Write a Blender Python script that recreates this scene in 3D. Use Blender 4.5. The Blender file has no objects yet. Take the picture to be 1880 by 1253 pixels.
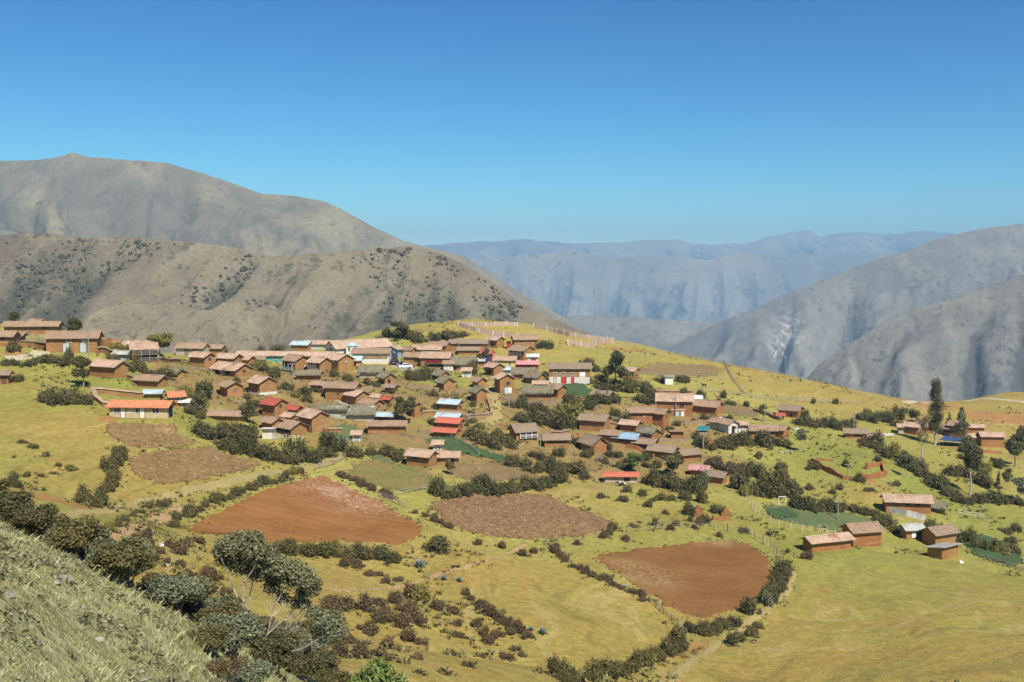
import bpy, bmesh, math, random
import numpy as np
from mathutils import Vector, Matrix
sc = bpy.context.scene
COL = sc.collection
R = math.radians

# ---------------------------------------------------------------- camera
CAM_PITCH = R(4.0)
FPX = 1806.0                       # focal length in photo pixels (photo 1880 wide)
cam_d = bpy.data.cameras.new('camera'); cam = bpy.data.objects.new('camera', cam_d); COL.objects.link(cam)
cam_d.sensor_width = 36.0; cam_d.lens = 36.0*FPX/1880.0
cam_d.clip_start = 0.2; cam_d.clip_end = 60000
cam.location = (0, 0, 0); cam.rotation_euler = (R(90)-CAM_PITCH, 0, 0)
sc.camera = cam

# ---------------------------------------------------------------- sun, sky, exposure
SUN_EL, SUN_AZ = R(50), R(26)      # azimuth: behind the camera, to its right
sun_dir = Vector((math.sin(SUN_AZ)*math.cos(SUN_EL), -math.cos(SUN_AZ)*math.cos(SUN_EL), math.sin(SUN_EL)))
sd = bpy.data.lights.new('sun', 'SUN'); sd.energy = 4.2; sd.angle = R(0.5); sd.color = (1.0, 0.95, 0.86)
so = bpy.data.objects.new('sun', sd); COL.objects.link(so)
so.rotation_euler = (-sun_dir).to_track_quat('-Z', 'Y').to_euler()
world = bpy.data.worlds.new('World'); sc.world = world; world.use_nodes = True
wn = world.node_tree; bg = wn.nodes['Background']
sky = wn.nodes.new('ShaderNodeTexSky'); sky.sky_type = 'NISHITA'; sky.sun_disc = False
sky.sun_elevation = SUN_EL; sky.sun_rotation = R(180)-SUN_AZ
sky.altitude = 3400; sky.air_density = 1.35; sky.dust_density = 0.3; sky.ozone_density = 1.6
# the thin high-altitude air: each channel falls off at its own rate towards the zenith
sep = wn.nodes.new('ShaderNodeSeparateColor'); com = wn.nodes.new('ShaderNodeCombineColor'); wn.links.new(sky.outputs[0], sep.inputs[0])
for i, (g_, k_) in enumerate(((2.7, 0.0285), (1.85, 0.193), (1.42, 0.455))):
    pw = wn.nodes.new('ShaderNodeMath'); pw.operation = 'POWER'; pw.inputs[1].default_value = g_; wn.links.new(sep.outputs[i], pw.inputs[0])
    ml = wn.nodes.new('ShaderNodeMath'); ml.operation = 'MULTIPLY'; ml.inputs[1].default_value = k_; wn.links.new(pw.outputs[0], ml.inputs[0]); wn.links.new(ml.outputs[0], com.inputs[i])
wn.links.new(com.outputs[0], bg.inputs[0])
bg.inputs[1].default_value = 0.07
sc.view_settings.view_transform = 'Standard'; sc.view_settings.look = 'None'
sc.view_settings.exposure = 0.78; sc.view_settings.gamma = 1.0
sc.cycles.use_denoising = True
sc.cycles.max_bounces = 6; sc.cycles.volume_bounces = 0; sc.cycles.diffuse_bounces = 2

# ---------------------------------------------------------------- noise
def _hash(ix, iy, seed):
    h = (ix.astype(np.int64)*374761393 + iy.astype(np.int64)*668265263 + seed*974634277) & 0x7fffffff
    h = (h ^ (h >> 13))*1274126177 & 0x7fffffff
    return (h ^ (h >> 16)) & 0xffff
def pnoise(x, y, seed=0):
    x = np.asarray(x, float); y = np.asarray(y, float)
    ix = np.floor(x); iy = np.floor(y); fx = x-ix; fy = y-iy
    u = fx*fx*fx*(fx*(fx*6-15)+10); v = fy*fy*fy*(fy*(fy*6-15)+10)
    def g(dx, dy):
        a = _hash(ix+dx, iy+dy, seed)*(2*math.pi/65536.0)
        return np.cos(a)*(fx-dx) + np.sin(a)*(fy-dy)
    return ((g(0,0)*(1-u)+g(1,0)*u)*(1-v) + (g(0,1)*(1-u)+g(1,1)*u)*v)*1.5
def fbm(x, y, seed=0, octv=4, lac=2.03, gain=0.5):
    s = 0.0; a = 1.0
    for i in range(octv):
        s = s + a*pnoise(x, y, seed+i*17); x = x*lac; y = y*lac; a *= gain
    return s
def ridged(x, y, seed=0, octv=5, gain=0.5):
    s = 0.0; a = 1.0; w = 1.0
    for i in range(octv):
        n = 1-np.abs(pnoise(x, y, seed+i*31))*1.6; n = np.clip(n, 0, 1)**2
        s = s + a*n*w; w = np.clip(n*1.4, 0, 1); x = x*2.07; y = y*2.07; a *= gain
    return s

# ---------------------------------------------------------------- the lie of the land
_cp, _sp = math.cos(CAM_PITCH), math.sin(CAM_PITCH)
def ray(px, py):                   # direction with forward (Y) component 1
    a = (px-940.0)/FPX; b = (626.5-py)/FPX
    y = _cp + b*_sp; z = -_sp + b*_cp
    return a/y, z/y
def unproject(px, py, d):
    a, b = ray(px, py); return (a*d, d, b*d)
# measured spots on the land: seen direction and distance in metres
SPOTS = [(60,604,232),(160,645,212),(100,685,198),(0,720,180),(250,762,178),(100,800,160),(0,870,135),(300,870,152),(400,830,175),(200,950,126),(60,940,112),
 (300,992,118),(350,1060,102),(400,1150,88),(600,1150,96),(700,1250,84),(560,1060,116),(560,900,163),(450,950,142),(700,980,143),(780,960,155),(900,1050,134),
 (1000,1250,97),(1100,1150,118),(1230,1150,122),(1400,1250,104),(1700,1250,100),(1880,1250,98),(1880,1100,133),(1600,1100,134),(1550,1012,163),
 (1400,1000,160),(1200,1000,154),(1420,1100,133),(1300,900,192),(1150,880,198),(950,930,173),(800,860,193),(640,850,186),(530,800,203),(450,720,224),
 (400,670,248),(740,760,227),(830,790,220),(960,800,222),(1100,770,236),(1250,770,245),(1350,790,240),(1430,790,246),(1400,870,213),(1580,860,218),
 (1670,942,193),(1700,1005,176),(1850,960,202),(1860,1035,168),(1880,900,228),(1800,860,250),(1700,790,292),(1830,815,284),(1650,742,345),(1880,745,425),
 (1880,795,335),(1760,738,405),(760,600,352),(850,588,372),(920,592,380),(1000,607,388),(1090,622,392),(1250,652,385),(1400,682,374),(1550,712,358),(1050,662,322),(1200,702,302),(1350,722,306),
 (1500,748,312),(1050,702,276),(900,692,281),(900,645,335),(750,672,303),(640,662,308),(550,667,290),(350,652,278),(260,662,255),(600,645,326),(450,655,300),(820,640,335)]
_P = np.array([unproject(*s) for s in SPOTS] +
 [(-260,300,-32),(-200,340,-42),(-120,420,-62),(-40,440,-60),(30,470,-58),(110,475,-72),(170,460,-84),(240,440,-92),(260,520,-95),(330,500,-100),(420,560,-120),(-60,560,-110),(-300,480,-95),(100,620,-150),
  (-60,60,-25),(-40,30,-15),(2,42,-22),(-8.75,31.5,-13.3),(-13,50,-19.6),(-20,70,-26),(-3,50,-21.5),(-12,40,-16.2),(-24,50,-19.5),(4,66,-27.5),(40,60,-36),(70,40,-36),(0,-40,-30),(-120,60,-20),(120,0,-36),(-190,160,-8),(-190,60,-10),(230,160,-52),(200,60,-40),(330,300,-68),(-240,230,-6),(-120,-60,-20),(220,-60,-34)])
_PS = 100.0
def _tps_fit(P, lam=0.0016):
    X = P[:, :2]/_PS; n = len(X)
    d2 = ((X[:, None]-X[None])**2).sum(-1); K = np.where(d2 > 0, 0.5*d2*np.log(d2+1e-20), 0) + lam*np.eye(n)
    A = np.zeros((n+3, n+3)); A[:n, :n] = K; A[:n, n] = 1; A[:n, n+1:] = X; A[n, :n] = 1; A[n+1:, :n] = X.T
    return np.linalg.solve(A, np.concatenate([P[:, 2], [0, 0, 0]])), X
_W, _X = _tps_fit(_P)
def T(x, y):
    """height of the ground"""
    x = np.asarray(x, float); y = np.asarray(y, float); sh = np.broadcast(x, y).shape
    xf = np.broadcast_to(x, sh).ravel(); yf = np.broadcast_to(y, sh).ravel(); z = np.empty(len(xf))
    for i in range(0, len(xf), 40000):
        q = np.stack([xf[i:i+40000], yf[i:i+40000]], 1)/_PS
        d2 = ((q[:, None]-_X[None])**2).sum(-1)
        z[i:i+40000] = (0.5*d2*np.log(d2+1e-20))@_W[:-3] + _W[-3] + q@_W[-2:]
    z += 0.55*fbm(xf/19.0, yf/19.0, 5, 4) * np.clip((yf-40)/60, 0, 1)
    # little terraces on the dry bank
    # foreground bank: the slope the picture was taken from
    s = 0.79*xf + 0.61*yf
    zb = -2.45 - 0.42*(yf-6) - 0.38*(xf+3.1) - 0.026*np.clip(s-3.4, 0, None)**2 - 0.12*np.clip(xf+8, 0, 12)**2
    zb += 0.10*fbm(xf/1.7, yf/1.7, 3, 3)
    zb = np.minimum(zb, 40.0)
    k = 1.5; dd = np.clip((zb-z)/k, -30, 30)
    z = z + k*np.log1p(np.exp(dd))
    return z.reshape(sh)
_D = np.concatenate([np.linspace(5, 60, 140), np.geomspace(60.5, 640, 620)])
def at(px, py, dmin=0.0):
    """the spot on the ground seen in this direction"""
    a, b = ray(px, py); D = _D[_D >= dmin] if dmin else _D
    dz = b*D - T(a*D, D)
    i = np.nonzero((dz[1:] <= 0) & (dz[:-1] > 0))[0]
    if len(i) == 0:
        j = int(np.argmin(np.abs(dz[:len(D)]))); d = D[j]
        return Vector((a*d, d, float(T(a*d, d))))
    i = i[0]; d0, d1 = D[i], D[i+1]
    d = d0 + (d1-d0)*dz[i]/(dz[i]-dz[i+1])
    return Vector((a*d, d, float(T(a*d, d))))

# ---------------------------------------------------------------- mesh helpers
def mesh_np(name, verts, faces, smooth=False):
    """verts (n,3); faces (m,k) array"""
    me = bpy.data.meshes.new(name); V = np.asarray(verts, np.float32); F = np.asarray(faces, np.int32)
    k = F.shape[1]
    me.vertices.add(len(V)); me.vertices.foreach_set('co', V.ravel())
    me.loops.add(F.size); me.loops.foreach_set('vertex_index', F.ravel())
    me.polygons.add(len(F)); me.polygons.foreach_set('loop_start', np.arange(0, F.size, k, dtype=np.int32))
    me.polygons.foreach_set('loop_total', np.full(len(F), k, np.int32))
    me.polygons.foreach_set('use_smooth', np.full(len(F), smooth))
    me.update(calc_edges=True); return me
def attr(me, name, vals):
    a = me.attributes.new(name, 'FLOAT', 'POINT'); a.data.foreach_set('value', np.asarray(vals, np.float32).ravel())
def obj(name, me, mat=None, parent=None):
    o = bpy.data.objects.new(name, me); COL.objects.link(o)
    if mat is not None:
        me.materials.clear(); me.materials.append(mat)
    if parent is not None: o.parent = parent
    return o
def tag(o, label=None, cat=None, group=None, kind=None):
    if label: o['label'] = label
    if cat: o['category'] = cat
    if group: o['group'] = group
    if kind: o['kind'] = kind
    return o
def empty(name, loc, rz=0.0):
    o = bpy.data.objects.new(name, None); COL.objects.link(o); o.location = loc; o.rotation_euler = (0, 0, rz)
    o.empty_display_size = 0.3; return o
def grid_faces(nr, nc):
    i = np.arange(nr-1)[:, None]*nc + np.arange(nc-1)[None]
    return np.stack([i, i+1, i+nc+1, i+nc], -1).reshape(-1, 4)
class MB:
    def __init__(s): s.v = []; s.f = []
    def poly(s, pts, f=None):
        n = len(s.v); s.v += [tuple(p) for p in pts]
        if f is None: s.f.append(tuple(range(n, n+len(pts))))
        else: s.f += [tuple(n+i for i in q) for q in f]
    def box(s, c, d, m=None):
        x, y, z = d[0]/2, d[1]/2, d[2]/2
        P = [Vector((sx*x, sy*y, sz*z)) for sz in (-1, 1) for sy in (-1, 1) for sx in (-1, 1)]
        if m is not None: P = [m@p for p in P]
        s.poly([p+Vector(c) for p in P], [(0,2,3,1),(4,5,7,6),(0,1,5,4),(2,6,7,3),(0,4,6,2),(1,3,7,5)])
    def bar(s, a, b, r0, r1=None, n=6):
        a = Vector(a); b = Vector(b); r1 = r0 if r1 is None else r1
        q = (b-a).to_track_quat('Z', 'Y'); P = []
        for p, r in ((a, r0), (b, r1)):
            for i in range(n):
                t = 2*math.pi*i/n; P.append(p + q@Vector((r*math.cos(t), r*math.sin(t), 0)))
        s.poly(P, [(i, (i+1) % n, n+(i+1) % n, n+i) for i in range(n)] + [tuple(range(n))[::-1], tuple(range(n, 2*n))])
    def tube(s, pts, rad, n=6):
        pts = [Vector(p) for p in pts]; P = []
        for i, p in enumerate(pts):
            t = (pts[min(i+1, len(pts)-1)]-pts[max(i-1, 0)]).normalized()
            u = t.orthogonal().normalized() if abs(t.z) > 0.95 else t.cross(Vector((0, 0, 1))).normalized(); w = t.cross(u)
            for k in range(n):
                a = 2*math.pi*k/n; P.append(p + (u*math.cos(a)+w*math.sin(a))*rad[i])
        F = [(i*n+k, i*n+(k+1) % n, (i+1)*n+(k+1) % n, (i+1)*n+k) for i in range(len(pts)-1) for k in range(n)]
        F += [tuple(range(n))[::-1], tuple(range((len(pts)-1)*n, len(pts)*n))]
        s.poly(P, F)
    def mesh(s, name, smooth=False):
        me = bpy.data.meshes.new(name); me.from_pydata(s.v, [], s.f); me.update()
        if smooth: me.polygons.foreach_set('use_smooth', [True]*len(me.polygons))
        return me
    def build(s, name, mat, parent=None, smooth=False): return obj(name, s.mesh(name, smooth), mat, parent)

# ---------------------------------------------------------------- material helper
class NT:
    def __init__(s, name, rough=0.9, spec=0.15):
        s.m = bpy.data.materials.new(name); s.m.use_nodes = True; s.t = s.m.node_tree
        s.b = s.t.nodes['Principled BSDF']; s.b.inputs['Roughness'].default_value = rough
        s.b.inputs['Specular IOR Level'].default_value = spec; s._c = {}
    def n(s, t, **k):
        q = s.t.nodes.new(t)
        for a, b in k.items(): setattr(q, a, b)
        return q
    def set(s, sock, v):
        if isinstance(v, bpy.types.NodeSocket): s.t.links.new(v, sock)
        elif isinstance(v, (tuple, list)) and len(v) == 3 and sock.type == 'RGBA': sock.default_value = (*v, 1)
        else: sock.default_value = v
    def pos(s):
        if 'p' not in s._c: s._c['p'] = s.n('ShaderNodeNewGeometry').outputs['Position']
        return s._c['p']
    def oco(s):
        if 'o' not in s._c: s._c['o'] = s.n('ShaderNodeTexCoord').outputs['Object']
        return s._c['o']
    def noise(s, scale, detail=3, vec=None, stretch=None, rough=0.55, dist=0.0):
        q = s.n('ShaderNodeTexNoise'); v = vec if vec is not None else s.pos()
        if stretch: mp = s.n('ShaderNodeMapping'); s.set(mp.inputs['Scale'], stretch); s.t.links.new(v, mp.inputs['Vector']); v = mp.outputs[0]
        s.t.links.new(v, q.inputs['Vector']); q.inputs['Scale'].default_value = scale; q.inputs['Detail'].default_value = detail
        q.inputs['Roughness'].default_value = rough; q.inputs['Distortion'].default_value = dist
        return q.outputs['Fac']
    def attr(s, name): return s.n('ShaderNodeAttribute', attribute_name=name).outputs['Fac']
    def rnd(s): return s.n('ShaderNodeObjectInfo').outputs['Random']
    def math(s, op, a, b=0.0, c=0.0, clamp=False):
        q = s.n('ShaderNodeMath', operation=op, use_clamp=clamp); s.set(q.inputs[0], a); s.set(q.inputs[1], b); s.set(q.inputs[2], c); return q.outputs[0]
    def step(s, v, lo, hi, a=0.0, b=1.0):
        q = s.n('ShaderNodeMapRange', interpolation_type='SMOOTHSTEP'); s.set(q.inputs[0], v)
        for i, x in zip((1, 2, 3, 4), (lo, hi, a, b)): s.set(q.inputs[i], x)
        return q.outputs[0]
    def lin(s, v, lo, hi, a=0.0, b=1.0):
        q = s.n('ShaderNodeMapRange'); s.set(q.inputs[0], v)
        for i, x in zip((1, 2, 3, 4), (lo, hi, a, b)): s.set(q.inputs[i], x)
        return q.outputs[0]
    def mix(s, f, a, b, mode='MIX'):
        q = s.n('ShaderNodeMix', data_type='RGBA', blend_type=mode); s.set(q.inputs[0], f); s.set(q.inputs[6], a); s.set(q.inputs[7], b); return q.outputs[2]
    def gray(s, v):
        q = s.n('ShaderNodeCombineColor'); [s.set(q.inputs[i], v) for i in range(3)]; return q.outputs[0]
    def bump(s, h, strength=0.5, dist=0.1):
        q = s.n('ShaderNodeBump'); q.inputs['Strength'].default_value = strength; q.inputs['Distance'].default_value = dist
        s.set(q.inputs['Height'], h); s.t.links.new(q.outputs[0], s.b.inputs['Normal'])
    def color(s, c): s.set(s.b.inputs['Base Color'], c); return s.m

# ---------------------------------------------------------------- ground patches and ground material
def poly_at(pts): return np.array([(p.x, p.y) for p in (at(*q) for q in pts)])
def smooth_poly(P, n=2, closed=True):
    P = np.asarray(P)
    for _ in range(n):
        Q = np.roll(P, -1, 0) if closed else P[1:]; A = P if closed else P[:-1]
        N = np.stack([A*0.75+Q*0.25, A*0.25+Q*0.75], 1).reshape(-1, 2)
        P = N if closed else np.concatenate([P[:1], N, P[-1:]])
    return P
def seg_dist(x, y, P, closed):
    d = np.full(x.shape, 1e9); n = len(P)
    for i in range(n if closed else n-1):
        ax, ay = P[i]; bx, by = P[(i+1) % n]; vx, vy = bx-ax, by-ay
        t = np.clip(((x-ax)*vx+(y-ay)*vy)/(vx*vx+vy*vy+1e-9), 0, 1)
        d = np.minimum(d, (x-ax-t*vx)**2+(y-ay-t*vy)**2)
    return np.sqrt(d)
def poly_sdf(x, y, P):
    ins = np.zeros(x.shape, bool); n = len(P); j = n-1
    for i in range(n):
        xi, yi = P[i]; xj, yj = P[j]
        c = ((yi > y) != (yj > y)) & (x < (xj-xi)*(y-yi)/((yj-yi) if yj != yi else 1e-9)+xi); ins ^= c; j = i
    d = seg_dist(x, y, P, True); return np.where(ins, -d, d)
# how the grass differs over the land: (direction, radius in metres, what, how much)
PATCHES = [(40,705,10,'dry',.6),(120,765,14,'dry',.45),(30,790,12,'dry',.4),(170,800,10,'dry',.5),(95,880,10,'dry',.5),(380,720,12,'earth',.35),(330,700,10,'earth',.4),(450,730,12,'earth',.3),(1150,940,14,'dry',.4),(1350,950,12,'dry',.3),(1750,870,14,'dry',.5),(1560,930,10,'dry',.4),(1600,1150,34,'green',0.32),(1750,1120,28,'green',0.40),(1450,1150,10,'green',0.58),(1500,1180,24,'dry',.6),(1800,1200,22,'dry',.7),(1850,1090,12,'dry',.5),(1400,1240,16,'dry',.4),(1000,1100,26,'green',0.36),(1050,1130,20,'green',0.25),
 (1150,1170,14,'dry',.45),(730,1170,30,'dry',1.0),(850,1170,26,'dry',1.0),(640,1090,16,'dry',.8),(950,1210,16,'dry',.7),(600,1200,20,'dry',.9),(420,1080,12,'dry',.7),(780,1050,12,'dry',.8),(350,1030,14,'green',0.14),
 (100,790,40,'green',0.36),(60,700,26,'green',0.36),(170,720,22,'green',0.43),(80,850,22,'green',0.40),(220,860,12,'dry',.6),(450,700,20,'green',0.29),(380,700,16,'green',0.22),(250,970,10,'green',0.22),(300,890,18,'dry',.55),
 (600,760,26,'earth',.55),(700,720,26,'earth',.5),(830,760,26,'earth',.6),(950,740,16,'earth',.7),(780,800,18,'earth',.5),(1100,800,26,'earth',.55),(1080,840,16,'earth',.6),(1230,820,26,'earth',.45),(880,850,16,'earth',.4),(1200,760,24,'earth',.5),
 (640,700,22,'earth',.4),(560,700,20,'earth',.35),(480,690,16,'earth',.4),(330,690,14,'earth',.4),(1000,750,14,'earth',.5),(1800,830,14,'earth',.5),(1290,750,16,'earth',.4),
 (1450,690,40,'dry',.5),(1350,690,24,'dry',.35),(1500,700,40,'dry',.45),(1760,755,70,'dry',1.0),(1850,748,60,'dry',1.0),(1700,748,30,'dry',.9),(1800,785,22,'green',0.43),(1100,655,26,'green',0.18),(1000,610,40,'dry',.5),(880,605,26,'dry',.5),(780,620,18,'earth',.4),
 (1540,830,24,'green',0.36),(1620,850,24,'green',0.43),(1450,860,20,'green',0.29),(1250,960,20,'green',0.18),(1420,960,14,'green',0.29),(1720,890,20,'green',0.36),(1700,850,14,'green',0.25),(1750,960,20,'green',0.36),(1850,960,20,'green',0.25),(1180,930,20,'green',0.14),(1640,920,8,'dry',.8),
 (1520,990,14,'green',0.29),(1450,1010,12,'green',0.29),(1000,900,14,'dry',.5),(1180,1080,8,'green',0.22),(760,930,6,'green',0.22),(1240,690,14,'green',0.29),(1060,720,12,'green',0.36),(870,800,10,'dry',.4),(520,820,8,'dry',.6)]
RED = [(375,1048,1.6),(362,1075,1.8),(355,1105,1.5),(80,915,3.2),(115,922,3.0),(140,928,2.2),(285,945,2.0),(250,962,1.8),(545,868,2.2),(470,885,1.5),(1290,1195,2.6),(1310,1185,1.8),(1270,1210,1.8),(1235,1250,2),(812,1052,1.4),(850,1068,1.2),(1690,743,11),(1715,748,10),(1735,745,8),
 (1830,765,12),(1850,768,11),(1805,766,9),(1870,770,10),(1130,640,3.5),(1165,645,3.5),(1145,642,3.5),(1110,632,2.6),(1600,885,2),(1620,895,2),(1345,820,2.4),(1060,800,2.4),(1185,770,2.5),(975,920,.8),(1140,1078,.6),(560,985,2),(530,1010,2.0),(1020,1200,.8),(1510,1085,1),(1870,1095,.8),(360,1040,1.2),(30,650,2.5),(200,770,2)]
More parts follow.
